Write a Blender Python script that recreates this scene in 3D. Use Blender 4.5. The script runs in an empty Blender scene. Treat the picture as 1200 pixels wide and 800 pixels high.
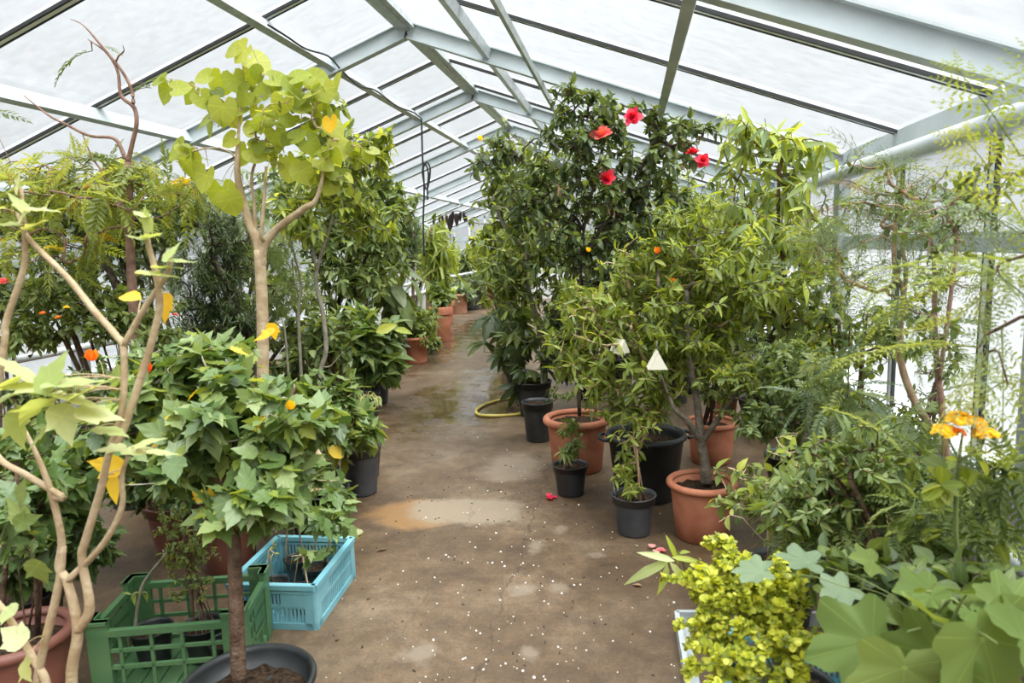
import bpy, math, random
import numpy as np
from mathutils import Matrix, Vector

rng = np.random.default_rng(7)
random.seed(7)
scene = bpy.context.scene
COL = scene.collection
PI = math.pi
EYE = 1.65                      # camera height above the concrete
# ------------------------------------------------------------------ camera
FPX = 800.0
_p, _y, _r = -.13843, .17011, -.03094
def _rx(a): return np.array([[1, 0, 0], [0, math.cos(a), -math.sin(a)], [0, math.sin(a), math.cos(a)]])
def _rz(a): return np.array([[math.cos(a), -math.sin(a), 0], [math.sin(a), math.cos(a), 0], [0, 0, 1]])
CM = _rz(_y) @ _rx(_p) @ np.array([[1, 0, 0], [0, 0, -1.], [0, 1, 0]]) @ _rz(_r)
CAMP = np.array([0, 0, EYE])
def ray(px, py): return CM @ np.array([(px - 600) / FPX, -(py - 400) / FPX, -1.])
def W(px, py, Y):
    """the point of the place seen at (px, py), Y metres down the house"""
    d = ray(px, py); return CAMP + d * (Y / d[1])
def FL(px, py, z=0.0, r=0.0):
    """point on the level z; r pushes it on by a pot's radius"""
    d = ray(px, py); P = CAMP + d * ((z - EYE) / d[2])
    h = np.array([d[0], d[1], 0]); h /= np.linalg.norm(h)
    return P + h * r
RIGHT = np.array([math.cos(_y), math.sin(_y), 0]); FWD = np.array([-math.sin(_y), math.cos(_y), 0]); UP = np.array([0, 0, 1.])
cd = bpy.data.cameras.new('camera'); cam = bpy.data.objects.new('camera', cd); COL.objects.link(cam)
m4 = Matrix.Identity(4)
for i in range(3):
    for j in range(3): m4[i][j] = CM[i, j]
    m4[i][3] = CAMP[i]
cam.matrix_world = m4
cd.sensor_fit = 'HORIZONTAL'; cd.sensor_width = 36; cd.lens = FPX / 1200 * 36
cd.clip_start = .05; cd.clip_end = 300
cd.dof.use_dof = True; cd.dof.focus_distance = 5.0; cd.dof.aperture_fstop = 4.0
scene.camera = cam

# ------------------------------------------------------------------ object helpers
def tag(o, label=None, cat=None, group=None, kind=None):
    if label: o['label'] = label
    if cat: o['category'] = cat
    if group: o['group'] = group
    if kind: o['kind'] = kind
    return o
def empty(name, loc=(0, 0, 0), label=None, cat=None, group=None, kind=None):
    o = bpy.data.objects.new(name, None); COL.objects.link(o); o.location = Vector([float(v) for v in loc])
    o.empty_display_size = .1
    return tag(o, label, cat, group, kind)
class MB:
    """collects polygons, then links them as ONE mesh object"""
    def __init__(s): s.v = []; s.q = []; s.t = []; s.n = 0; s.tone = []; s.rib = []; s.ng = []
    def add(s, v, quads=None, tris=None, tone=None, rib=None):
        v = np.asarray(v, float); k = len(v)
        s.v.append(v)
        if quads is not None and len(quads): s.q.append(np.asarray(quads, np.int64) + s.n)
        if tris is not None and len(tris): s.t.append(np.asarray(tris, np.int64) + s.n)
        s.tone.append(np.full(k, .5) if tone is None else np.broadcast_to(np.asarray(tone, float), (k,)))
        s.rib.append(np.zeros(k) if rib is None else np.asarray(rib, float))
        s.n += k
    def box(s, c, size, R=None):
        x, y, z = [a / 2 for a in size]
        v = np.array([[i * x, j * y, k * z] for k in (-1, 1) for j in (-1, 1) for i in (-1, 1)])
        if R is not None: v = v @ np.asarray(R).T
        s.add(v + np.asarray(c), [[0, 2, 3, 1], [4, 5, 7, 6], [0, 1, 5, 4], [2, 6, 7, 3], [0, 4, 6, 2], [1, 3, 7, 5]])
    def bar(s, a, b, w, h, up=(0, 0, 1)):
        """a box from a to b, w wide, h high (along up)"""
        a = np.asarray(a, float); b = np.asarray(b, float); d = b - a; L = np.linalg.norm(d); d /= L
        x = np.cross(d, up); x /= np.linalg.norm(x); z = np.cross(x, d)
        s.box((a + b) / 2, (w, L, h), np.stack([x, d, z], 1))
    def tube(s, pts, rad, sides=6, cap=True):
        pts = np.asarray(pts, float); n = len(pts); rad = np.broadcast_to(np.asarray(rad, float), (n,))
        T = np.gradient(pts, axis=0); T /= np.maximum(np.linalg.norm(T, axis=1, keepdims=True), 1e-9)
        ref = np.array([0, 0, 1.]) if abs(T[:, 2]).mean() < .8 else np.array([1., 0, 0])
        X = np.cross(T, ref); X /= np.maximum(np.linalg.norm(X, axis=1, keepdims=True), 1e-9); Z = np.cross(X, T)
        a = np.arange(sides) * 2 * PI / sides
        V = pts[:, None] + rad[:, None, None] * (X[:, None] * np.cos(a)[None, :, None] + Z[:, None] * np.sin(a)[None, :, None])
        i = np.arange(n - 1)[:, None] * sides; j = np.arange(sides)[None]; j2 = (j + 1) % sides
        Q = np.stack([i + j, i + j2, i + sides + j2, i + sides + j], -1).reshape(-1, 4)
        tr = []
        if cap:
            tr = [[0, k + 1, k] for k in range(1, sides - 1)] + [[(n - 1) * sides, (n - 1) * sides + k, (n - 1) * sides + k + 1] for k in range(1, sides - 1)]
        s.add(V.reshape(-1, 3), Q, tr)
    def lathe(s, prof, sides=32, c=(0, 0, 0), wob=0):
        prof = np.asarray(prof, float); n = len(prof); a = np.arange(sides) * 2 * PI / sides
        V = np.stack([prof[:, 0, None] * np.cos(a), prof[:, 0, None] * np.sin(a), np.broadcast_to(prof[:, 1, None], (n, sides))], -1)
        i = np.arange(n - 1)[:, None] * sides; j = np.arange(sides)[None]; j2 = (j + 1) % sides
        Q = np.stack([i + j, i + j2, i + sides + j2, i + sides + j], -1).reshape(-1, 4)
        s.add(V.reshape(-1, 3) + np.asarray(c), Q)
    def prism(s, outline, axis_vec, o=(0, 0, 0)):
        """outline: 3D polygon points, extruded by axis_vec (quads sides, fan caps)"""
        P = np.asarray(outline, float) + np.asarray(o); n = len(P); A = np.asarray(axis_vec, float)
        s.add(np.vstack([P, P + A]), [[i, (i + 1) % n, n + (i + 1) % n, n + i] for i in range(n)],
              [[0, i + 1, i] for i in range(1, n - 1)] + [[n, n + i, n + i + 1] for i in range(1, n - 1)])
    def build(s, name, mat, parent=None, off=None, smooth=True, label=None):
        v = np.vstack(s.v)
        if off is not None: v = v - np.asarray(off)
        me = bpy.data.meshes.new(name)
        q = np.vstack(s.q) if s.q else np.zeros((0, 4), np.int64); t = np.vstack(s.t) if s.t else np.zeros((0, 3), np.int64)
        me.vertices.add(len(v)); me.vertices.foreach_set('co', v.astype(np.float32).ravel())
        li = np.concatenate([q.ravel(), t.ravel()]).astype(np.int32)
        ls = np.concatenate([np.arange(len(q)) * 4, len(q) * 4 + np.arange(len(t)) * 3]).astype(np.int32)
        me.loops.add(len(li)); me.loops.foreach_set('vertex_index', li)
        me.polygons.add(len(ls)); me.polygons.foreach_set('loop_start', ls)
        me.update(calc_edges=True)
        me.polygons.foreach_set('use_smooth', np.full(len(ls), smooth, dtype=bool))
        for nm, arr in (('tone', s.tone), ('rib', s.rib)):
            at = me.attributes.new(nm, 'FLOAT', 'POINT'); at.data.foreach_set('value', np.concatenate(arr).astype(np.float32))
        me.materials.append(mat)
        o = bpy.data.objects.new(name, me); COL.objects.link(o)
        if parent is not None: o.parent = parent
        if label: o['label'] = label
        return o

# ------------------------------------------------------------------ materials
def new_mat(name):
    m = bpy.data.materials.new(name); m.use_nodes = True; nt = m.node_tree; nt.nodes.clear()
    out = nt.nodes.new('ShaderNodeOutputMaterial'); return m, nt, out
def N(nt, t, **kw):
    n = nt.nodes.new(t)
    for k, v in kw.items():
        if k in n.inputs: n.inputs[k].default_value = v
        else: setattr(n, k, v)
    return n
def ramp(nt, fac, stops):
    n = nt.nodes.new('ShaderNodeValToRGB'); e = n.color_ramp.elements
    while len(e) < len(stops): e.new(.5)
    for el, (p, c) in zip(e, stops):
        el.position = p; el.color = (c[0], c[1], c[2], 1)
    nt.links.new(fac, n.inputs[0]); return n
def pmat(name, col, rough=.5, col2=None, scale=8, bump=0, spec=.5, metal=0, detail=4, bscale=None, lo=.35, hi=.65):
    """painted / moulded surface: two colours mixed by noise, optional bump"""
    m, nt, out = new_mat(name); b = N(nt, 'ShaderNodeBsdfPrincipled'); b.inputs['Roughness'].default_value = rough
    b.inputs['Specular IOR Level'].default_value = spec; b.inputs['Metallic'].default_value = metal
    tc = N(nt, 'ShaderNodeTexCoord'); no = N(nt, 'ShaderNodeTexNoise', Scale=scale, Detail=detail)
    nt.links.new(tc.outputs['Object'], no.inputs['Vector'])
    r = ramp(nt, no.outputs['Fac'], [(lo, col), (hi, col2 or col)]); nt.links.new(r.outputs[0], b.inputs['Base Color'])
    if bump:
        n2 = N(nt, 'ShaderNodeTexNoise', Scale=bscale or scale * 4, Detail=6); nt.links.new(tc.outputs['Object'], n2.inputs['Vector'])
        bp = N(nt, 'ShaderNodeBump', Strength=bump, Distance=.02); nt.links.new(n2.outputs['Fac'], bp.inputs['Height']); nt.links.new(bp.outputs[0], b.inputs['Normal'])
    nt.links.new(b.outputs[0], out.inputs[0]); return m
def leaf_mat(name, c0, c1, c2, rough=.42, trans=.42, vein=1.35, spec=.4):
    m, nt, out = new_mat(name)
    at = N(nt, 'ShaderNodeAttribute', attribute_name='tone'); rb = N(nt, 'ShaderNodeAttribute', attribute_name='rib')
    r = ramp(nt, at.outputs['Fac'], [(.0, c0), (.5, c1), (1., c2)])
    vr = ramp(nt, rb.outputs['Fac'], [(.80, (1, 1, 1)), (.97, (vein, vein, vein * .95))])
    mx = N(nt, 'ShaderNodeMix', data_type='RGBA', blend_type='MULTIPLY'); mx.inputs[0].default_value = 1
    nt.links.new(r.outputs[0], mx.inputs[6]); nt.links.new(vr.outputs[0], mx.inputs[7])
    b = N(nt, 'ShaderNodeBsdfPrincipled'); b.inputs['Roughness'].default_value = rough; b.inputs['Specular IOR Level'].default_value = spec
    nt.links.new(mx.outputs[2], b.inputs['Base Color'])
    tr = N(nt, 'ShaderNodeBsdfTranslucent'); m2 = N(nt, 'ShaderNodeMix', data_type='RGBA', blend_type='MULTIPLY'); m2.inputs[0].default_value = 1
    m2.inputs[7].default_value = (1.5, 1.35, .55, 1); nt.links.new(mx.outputs[2], m2.inputs[6]); nt.links.new(m2.outputs[2], tr.inputs[0])
    ms = N(nt, 'ShaderNodeMixShader'); ms.inputs[0].default_value = trans
    nt.links.new(b.outputs[0], ms.inputs[1]); nt.links.new(tr.outputs[0], ms.inputs[2]); nt.links.new(ms.outputs[0], out.inputs[0])
    return m
def glass_mat(name, haze0, haze1, tint=(.965, .98, .99), scale=3, hcol=(.93, .95, .96)):
    """greenhouse pane: clear glass under a film of dust and lime"""
    m, nt, out = new_mat(name)
    tc = N(nt, 'ShaderNodeTexCoord'); n1 = N(nt, 'ShaderNodeTexNoise', Scale=scale, Detail=9, Roughness=.75)
    mp = N(nt, 'ShaderNodeMapping'); mp.inputs['Scale'].default_value = (1, 1.6, 1)
    nt.links.new(tc.outputs['Object'], mp.inputs[0]); nt.links.new(mp.outputs[0], n1.inputs['Vector'])
    hz = ramp(nt, n1.outputs['Fac'], [(.38, (haze0,) * 3), (.68, (haze1,) * 3)])
    t = N(nt, 'ShaderNodeBsdfTransparent'); t.inputs[0].default_value = (*tint, 1)
    tl = N(nt, 'ShaderNodeBsdfTranslucent'); tl.inputs[0].default_value = (*hcol, 1)
    a = N(nt, 'ShaderNodeMixShader'); nt.links.new(hz.outputs[0], a.inputs[0]); nt.links.new(t.outputs[0], a.inputs[1]); nt.links.new(tl.outputs[0], a.inputs[2])
    g = N(nt, 'ShaderNodeBsdfGlossy'); g.inputs['Roughness'].default_value = .12
    b = N(nt, 'ShaderNodeMixShader'); b.inputs[0].default_value = .04
    nt.links.new(a.outputs[0], b.inputs[1]); nt.links.new(g.outputs[0], b.inputs[2]); nt.links.new(b.outputs[0], out.inputs[0])
    return m

M = {}
M['steel'] = pmat('painted_steel', (.40, .445, .45), .45, (.47, .51, .515), 5, .05)
M['galv'] = pmat('galvanised_steel', (.42, .46, .46), .4, (.58, .61, .61), 18, .03, metal=.25)
M['alu'] = pmat('white_aluminium', (.74, .77, .78), .35, (.80, .82, .82), 6)
M['purlin'] = pmat('grey_purlin_paint', (.36, .40, .38), .5, (.46, .49, .46), 7, .05)
M['rubber'] = pmat('black_rubber_seal', (.012, .012, .013), .6, (.02, .02, .02), 20)
M['glass_roof'] = glass_mat('roof_glass', .045, .072, scale=9)
M['glass_wall'] = glass_mat('wall_glass', .16, .24, scale=4, hcol=(.80, .82, .83))
M['white_wall'] = pmat('whitewashed_concrete', (.62, .62, .60), .8, (.72, .72, .70), 4, .3)
M['pipe'] = pmat('grey_pvc_pipe', (.46, .50, .51), .35, (.56, .59, .60), 5)
M['terra'] = pmat('terracotta', (.36, .125, .065), .75, (.50, .20, .115), 7, .15, spec=.25)
M['terra_pale'] = pmat('pale_terracotta', (.42, .19, .11), .8, (.56, .30, .20), 6, .2, spec=.2)
M['terra_dark'] = pmat('dark_plastic_terracotta', (.15, .052, .036), .5, (.22, .082, .055), 6, .05)
M['black'] = pmat('black_pot_plastic', (.012, .014, .015), .42, (.026, .028, .028), 9, .04)
M['grey_pot'] = pmat('charcoal_pot_plastic', (.035, .037, .042), .45, (.06, .062, .066), 9, .04)
M['soil'] = pmat('potting_soil', (.02, .013, .008), .95, (.07, .045, .028), 60, .9, spec=.1, bscale=90)
M['green_crate'] = pmat('green_crate_plastic', (.055, .14, .055), .45, (.095, .19, .08), 5, .04)
M['blue_crate'] = pmat('blue_crate_plastic', (.12, .33, .40), .42, (.20, .43, .48), 5, .04)
M['label_white'] = pmat('white_label_plastic', (.75, .75, .72), .5, (.8, .8, .78), 9)
M['bark'] = pmat('brown_bark', (.085, .05, .032), .85, (.19, .125, .085), 25, .6, spec=.15)
M['bark_dark'] = pmat('dark_bark', (.045, .032, .024), .85, (.11, .085, .065), 25, .6, spec=.15)
M['bark_pale'] = pmat('pale_bark', (.38, .27, .155), .8, (.54, .42, .27), 16, .35, spec=.2)
M['bark_tan'] = pmat('tan_bark', (.27, .17, .10), .8, (.40, .28, .18), 18, .35, spec=.2)
M['bark_olive'] = pmat('olive_brown_bark', (.085, .07, .05), .85, (.19, .16, .12), 22, .5, spec=.15)
M['bark_grey'] = pmat('grey_bark', (.22, .20, .15), .85, (.34, .31, .24), 18, .4, spec=.15)
M['twig_green'] = pmat('green_twig', (.12, .16, .05), .6, (.20, .24, .08), 12, spec=.25)
M['bark_red'] = pmat('reddish_bark', (.19, .105, .075), .7, (.32, .20, .145), 20, .3, spec=.2)
M['hose'] = pmat('yellow_hose', (.42, .33, .06), .45, (.55, .44, .10), 12)
M['cable'] = pmat('black_cable', (.015, .015, .016), .5)
M['card'] = pmat('cream_trap_card', (.72, .68, .54), .7, (.78, .74, .60), 6)
# leaves: dark, middle and pale tone of each kind
M['lf_dark'] = leaf_mat('dark_glossy_leaf', (0.035, 0.058, 0.02), (0.075, 0.112, 0.036), (0.16, 0.2, 0.07), .34, .30, spec=.5)
M['lf_mid'] = leaf_mat('mid_green_leaf', (0.065, 0.105, 0.03), (0.15, 0.205, 0.055), (0.28, 0.33, 0.1), .42, .4)
M['lf_soft'] = leaf_mat('soft_green_leaf', (0.12, 0.175, 0.07), (0.22, 0.29, 0.115), (0.38, 0.44, 0.2), .5, .4)
M['lf_fresh'] = leaf_mat('fresh_green_leaf', (0.13, 0.18, 0.03), (0.26, 0.32, 0.055), (0.44, 0.47, 0.12), .45, .48)
M['lf_lime'] = leaf_mat('lime_leaf', (0.22, 0.28, 0.03), (0.36, 0.42, 0.05), (0.54, 0.56, 0.12), .45, .5, vein=1.2)
M['lf_pale'] = leaf_mat('pale_yellow_green_leaf', (0.34, 0.42, 0.14), (0.5, 0.57, 0.26), (0.7, 0.72, 0.44), .5, .45, vein=1.1)
M['lf_grey'] = leaf_mat('grey_green_leaf', (.10, .15, .08), (.19, .26, .15), (.33, .40, .27), .55, .35)
M['lf_hib'] = leaf_mat('hibiscus_leaf', (0.065, 0.12, 0.032), (0.14, 0.215, 0.062), (0.31, 0.385, 0.155), .36, .36, spec=.6)
M['lf_mallow'] = leaf_mat('mallow_leaf', (.065, .115, .022), (.13, .19, .045), (.24, .30, .085), .6, .38, spec=.25, vein=1.6)
M['lf_yel'] = leaf_mat('yellowed_leaf', (.62, .34, .02), (.78, .50, .03), (.85, .62, .08), .5, .4, vein=1.1)
M['lf_gold'] = leaf_mat('golden_leaf', (.30, .36, .03), (.55, .58, .06), (.74, .74, .14), .5, .45, vein=1.1)
M['lf_brown'] = leaf_mat('dry_brown_leaf', (.10, .055, .03), (.2, .12, .07), (.34, .22, .13), .7, .2)
M['fl_red'] = leaf_mat('red_petal', (.55, .015, .06), (.78, .03, .10), (.85, .12, .18), .5, .35, vein=1)
M['fl_coral'] = leaf_mat('coral_petal', (.75, .08, .09), (.85, .18, .17), (.88, .30, .26), .5, .35, vein=1)
M['fl_pink'] = leaf_mat('pale_pink_petal', (.75, .18, .2), (.85, .4, .38), (.9, .6, .55), .5, .35, vein=1)
M['fl_orange'] = leaf_mat('orange_petal', (.75, .09, .01), (.85, .22, .02), (.88, .42, .05), .5, .35, vein=1)
M['fl_yellow'] = leaf_mat('yellow_petal', (0.88, 0.54, 0.012), (0.92, 0.66, 0.025), (0.94, 0.78, 0.08), .5, .35, vein=1)
M['pod'] = leaf_mat('dark_seed_pod', (.02, .014, .014), (.045, .03, .028), (.09, .06, .05), .5, .1, vein=1)
M['perlite'] = pmat('perlite', (.7, .68, .62), .8, (.8, .78, .74), 30)

# ------------------------------------------------------------------ leaf templates (unit length along +Y, facing +Z)
def T_leaf(rows, fold=.25, droop=.2, twist=0, wave=0):
    """rows: (t, half width); a midrib strip each side"""
    v = [[0, 0, 0]]; rib = [1.]
    for k, (t, w) in enumerate(rows):
        z = -droop * t * t; dz = fold * w + (wave * w * (1 if k % 2 else -1))
        v += [[-w, t - .0 * w, z + dz], [0, t, z], [w, t, z + fold * w - (wave * w * (1 if k % 2 else -1))]]; rib += [0, 1, 0]
    v.append([0, 1, -droop]); rib.append(.9)
    n = len(rows); q = []; t_ = [[0, 2, 1], [0, 3, 2]]
    for k in range(n - 1):
        a = 1 + 3 * k; q += [[a, a + 1, a + 4, a + 3], [a + 1, a + 2, a + 5, a + 4]]
    a = 1 + 3 * (n - 1); e = len(v) - 1; t_ += [[a, a + 1, e], [a + 1, a + 2, e]]
    return np.array(v, float), np.array(q).reshape(-1, 4), np.array(t_), np.array(rib)
def T_polar(outline, c=(0, .35), cup=.12, droop=.25, rings=(.5, 1.), ruffle=0, kr=9, vein_k=None):
    """outline: list of (x, y); fan from c with rings; for heart, lobed, palmate blades"""
    P = np.array(outline, float); n = len(P); c = np.array(c); v = [[c[0], c[1], 0]]; rib = [1.]
    for ri, rr in enumerate(rings):
        for i, pt in enumerate(P):
            xy = c + (pt - c) * rr; d = np.hypot(*(xy - c)); 
            z = cup * d * 1.2 + (ruffle * rr * rr * math.sin(i * kr) if ruffle else 0)
            v.append([xy[0], xy[1], z]); rib.append(1. if (vein_k and i in vein_k and rr < 1.01) else (.2 if rr < 1 else 0))
    v = np.array(v); v[:, 2] -= droop * np.clip(v[:, 1], -1, 2) ** 2 * np.sign(v[:, 1])
    t = [[0, 1 + (i + 1) % n, 1 + i] for i in range(n)]
    t = [[0, 1 + i, 1 + (i + 1) % n] for i in range(n)]; q = []
    for k in range(len(rings) - 1):
        a = 1 + k * n; b = a + n
        q += [[a + i, b + i, b + (i + 1) % n, a + (i + 1) % n] for i in range(n)]
    # outline order runs anticlockwise seen from +Z
    return v, np.array(q).reshape(-1, 4), np.array(t), np.array(rib)
def polar_outline(fn, n):
    """fn(angle from tip) -> radius; centre at origin"""
    a = np.arange(n) * 2 * PI / n + PI / 2
    return [(math.cos(x) * fn(x - PI / 2), math.sin(x) * fn(x - PI / 2)) for x in a]
def T_heart(**k):
    def f(a):
        a = (a + PI) % (2 * PI) - PI; s = abs(a) / PI
        return .50 + .10 * math.exp(-(s / .08) ** 2) + .05 * math.cos(2 * a) * 0 + .10 * math.exp(-((s - .72) / .18) ** 2) - .30 * max(0, (s - .86) / .14) ** 1.5
    o = [(x * .98, y + .40) for x, y in polar_outline(f, 18)]
    return T_polar(o, (0, .30), vein_k={0, 3, 15, 5, 13}, **k)
def T_lobed(lobes=5, depth=.3, n=30, sharp=1.0, **k):
    """maple or grape like blade"""
    def f(a):
        a = (a + PI) % (2 * PI) - PI; span = 2 * PI * .86; u = a / span * lobes
        if abs(a) > span / 2: return .22 + .1 * max(0, 1 - (abs(a) - span / 2) / .4)
        w = abs((u + (.5 if lobes % 2 == 0 else 0) + .5) % 1 - .5) * 2
        L = 1 - .16 * (abs(a) / PI * 2)
        return .56 * L * (1 - depth * w ** sharp)
    o = [(x, y + .42) for x, y in polar_outline(f, n)]
    step = n * .86 / lobes
    return T_polar(o, (0, .38), vein_k={round(j * step) % n for j in range(-(lobes // 2), lobes // 2 + 1)}, **k)
def T_mallow(lobes, dep, n=90, **k):
    """broad scalloped blade: shallow pointed lobes, toothed margin, open notch at the stalk"""
    def f(a):
        a = (a + PI) % (2 * PI) - PI; s = abs(a); w = abs(((a / (2 * PI * .9) * lobes) + .5) % 1 - .5) * 2
        r = .52 * (1 - dep * w ** 1.25) * (1 - .05 * s) + .015 * math.cos(a * lobes * 3.0)
        return r * (1 - .55 * max(0, (s - 2.75) / .4) ** 1.3)
    o = [(x * 1.05, y + .42) for x, y in polar_outline(f, n)]
    return T_polar(o, (0, .32), vein_k={round(j * n * .9 / lobes) % n for j in range(-(lobes // 2), lobes // 2 + 1)}, **k)
def T_hib(sh, **k):
    """pointed blade with two coarse shoulders"""
    half = [(0, 1.0), (.055, .88), (.13, .74), (.20, .62), (.205, .54), (.30 + sh * .6, .50 + sh * .3), (.30, .36), (.31, .25), (.25, .10), (.14, .01), (0, -.01)]
    o = half + [(-x, y) for x, y in half[-2:0:-1]]
    o = [(-x, y) for x, y in o]                                     # anticlockwise seen from +Z
    return T_polar(o, (0, .28), vein_k={0, 5, 15, 8, 12}, **k)
def merge(parts):
    """parts: list of (template, 3x3 R, offset, scale)"""
    vs = []; qs = []; ts = []; rs = []; n = 0
    for (v, q, t, r), R, o, s in parts:
        vs.append((v * s) @ np.asarray(R).T + o); 
        if len(q): qs.append(q + n)
        if len(t): ts.append(t + n)
        rs.append(r); n += len(v)
    return np.vstack(vs), (np.vstack(qs) if qs else np.zeros((0, 4), int)), (np.vstack(ts) if ts else np.zeros((0, 3), int)), np.concatenate(rs)
def basis(d, nrm):
    d = np.asarray(d, float); d = d / np.linalg.norm(d); x = np.cross(d, nrm); x /= max(np.linalg.norm(x), 1e-6); z = np.cross(x, d)
    return np.stack([x, d, z], 1)
def T_stick(L, w):
    v = np.array([[-w, 0, 0], [w, 0, 0], [0, 0, w * 1.4], [0, L, 0]]); return v, np.zeros((0, 4), int), np.array([[0, 1, 3], [1, 2, 3], [2, 0, 3]]), np.zeros(4)
DIAMOND = (np.array([[0, 0, 0], [-.5, .45, .08], [0, 1, -.05], [.5, .45, .08]], float), np.zeros((0, 4), int), np.array([[0, 2, 1], [0, 3, 2]]), np.zeros(4))
def T_pinnate(n=11, lw=.30, ll=.26, droop=.35, ang=62, seed=0, vee=.25, terminal=True):
    g = np.random.default_rng(seed); parts = []; pts = np.array([[0, t, -droop * t * t] for t in np.linspace(0, 1, 6)])
    mb = MB(); mb.tube(pts, np.linspace(.010, .004, 6), 3, False); parts.append(((np.vstack(mb.v), np.vstack(mb.q), np.zeros((0, 3), int), np.zeros(mb.n)), np.eye(3), np.zeros(3), 1))
    lv = DIAMOND[0].copy(); lv[:, 0] *= lw
    for i in range(n):
        t = .12 + .86 * i / (n - 1); prof = ll * (math.sin(PI * min(1, t * .82 + .14)) ** .6)
        for s in (-1, 1):
            a = math.radians(ang - 18 * t + g.normal(0, 5)); d = np.array([s * math.sin(a), math.cos(a), -2 * droop * t * math.cos(a) + vee * g.normal(.1, .6)])
            parts.append(((lv, *DIAMOND[1:]), basis(d, (0, 0, 1)), np.array([0, t, -droop * t * t]), prof * g.uniform(.85, 1.1)))
    if terminal: parts.append(((lv, *DIAMOND[1:]), basis((0, 1, -2 * droop), (0, 0, 1)), np.array([0, .98, -droop]), ll * .6))
    return merge(parts)
def T_bipinnate(np_=7, n=9, pl=.42, lw=.34, ll=.17, droop=.3, seed=0):
    g = np.random.default_rng(seed); sub = T_pinnate(n, lw, ll * 1.25, .2, 66, seed + 1, .2); parts = []
    pts = np.array([[0, t, -droop * t * t] for t in np.linspace(0, 1, 6)]); mb = MB(); mb.tube(pts, np.linspace(.009, .004, 6), 3, False)
    parts.append(((np.vstack(mb.v), np.vstack(mb.q), np.zeros((0, 3), int), np.zeros(mb.n)), np.eye(3), np.zeros(3), 1))
    for i in range(np_):
        t = .18 + .8 * i / (np_ - 1); prof = pl * (1 - .45 * abs(t - .5) * 2 * (1 if t > .5 else .6))
        for s in (-1, 1):
            a = math.radians(58 - 22 * t + g.normal(0, 5)); d = np.array([s * math.sin(a), math.cos(a), -2 * droop * t * .6 + g.normal(0, .12)])
            parts.append((sub, basis(d, (g.normal(0, .15), 0, 1)), np.array([0, t, -droop * t * t]), prof))
    parts.append((sub, basis((0, 1, -2 * droop), (0, 0, 1)), np.array([0, .97, -droop]), pl * .55))
    return merge(parts)
def T_palm(k=7, sub=None, spread=250, pet=.35, droop=.3):
    parts = []
    for i in range(k):
        a = math.radians(-spread / 2 + spread * i / (k - 1)); d = np.array([math.sin(a), math.cos(a), -.25 - droop * .4])
        parts.append((sub, basis(d, (0, 0, 1)), np.array([0, pet, 0.]), (1 - pet) * (1 - .25 * abs(a) / PI * 2)))
    mb = MB(); mb.tube([[0, 0, 0], [0, pet / 2, .02], [0, pet, 0]], .012, 3, False)
    parts.append(((np.vstack(mb.v), np.vstack(mb.q), np.zeros((0, 3), int), np.zeros(mb.n)), np.eye(3), np.zeros(3), 1))
    return merge(parts)
lance_rows = [(.2, .085), (.5, .105), (.8, .055)]
TPL = {
 'ovate': [T_leaf([(.18, .20), (.45, .27), (.75, .16)], .3, .25), T_leaf([(.18, .20), (.45, .26), (.75, .15)], .15, .45), T_leaf([(.18, .18), (.45, .24), (.75, .15)], .5, .1)],
 'small': [T_leaf([(.3, .22), (.68, .2)], .35, .15), T_leaf([(.3, .2), (.68, .18)], .1, .35)],
 'round': [T_leaf([(.15, .3), (.5, .45), (.85, .28)], .2, .12), T_leaf([(.15, .3), (.5, .42), (.85, .26)], .35, .0)],
 'ellip': [T_leaf([(.2, .13), (.5, .18), (.8, .11)], .3, .2), T_leaf([(.2, .12), (.5, .165), (.8, .1)], .45, .35), T_leaf([(.2, .13), (.5, .17), (.8, .1)], .1, .1)],
 'lance': [T_leaf(lance_rows, .3, .35), T_leaf(lance_rows, .2, .6), T_leaf(lance_rows, .4, .1)],
 'strap': [T_leaf([(.15, .05), (.4, .065), (.65, .055), (.85, .03)], .3, .55), T_leaf([(.15, .05), (.4, .065), (.65, .055), (.85, .03)], .3, .9)],
 'needle': [T_leaf([(.3, .05), (.7, .045)], .2, .2), T_leaf([(.3, .05), (.7, .04)], .2, -.1)],
 'banana': [T_leaf([(.1, .10), (.3, .16), (.5, .18), (.7, .15), (.88, .08)], .35, .5, wave=.12), T_leaf([(.1, .10), (.3, .15), (.5, .17), (.7, .15), (.88, .08)], .2, .8, wave=.15)],
 'heart': [T_heart(cup=.15, droop=.18), T_heart(cup=.05, droop=.3), T_heart(cup=.22, droop=.1)],
 'hib': [T_hib(.10, cup=.14, droop=.28, ruffle=.02, kr=2.1), T_hib(.17, cup=.22, droop=.40, ruffle=.025, kr=1.7), T_hib(.04, cup=.08, droop=.15, ruffle=.02, kr=2.1)],
 'lobed': [T_mallow(7, .30, cup=.10, droop=.16, rings=(.3, .6, .85, 1.), ruffle=.03, kr=.3), T_mallow(5, .36, cup=.14, droop=.24, rings=(.3, .6, .85, 1.), ruffle=.03, kr=.37), T_mallow(5, .32, cup=.04, droop=.3, rings=(.3, .6, .85, 1.), ruffle=.035, kr=.26)],
 'pinn': [T_pinnate(11, .34, .26, .35, seed=1), T_pinnate(10, .36, .28, .6, seed=2), T_pinnate(12, .32, .25, .15, seed=3)],
 'bipinn': [T_bipinnate(6, 7, seed=1), T_bipinnate(6, 7, droop=.55, seed=2), T_bipinnate(7, 6, droop=.1, seed=3)],
 'grev': [T_bipinnate(7, 3, .34, .14, .40, .3, seed=5), T_bipinnate(6, 3, .38, .13, .42, .5, seed=6)],
 'fern': [T_pinnate(20, .26, .20, .45, 78, seed=9, vee=.15), T_pinnate(20, .26, .18, .75, 78, seed=10, vee=.15)],
}
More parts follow.
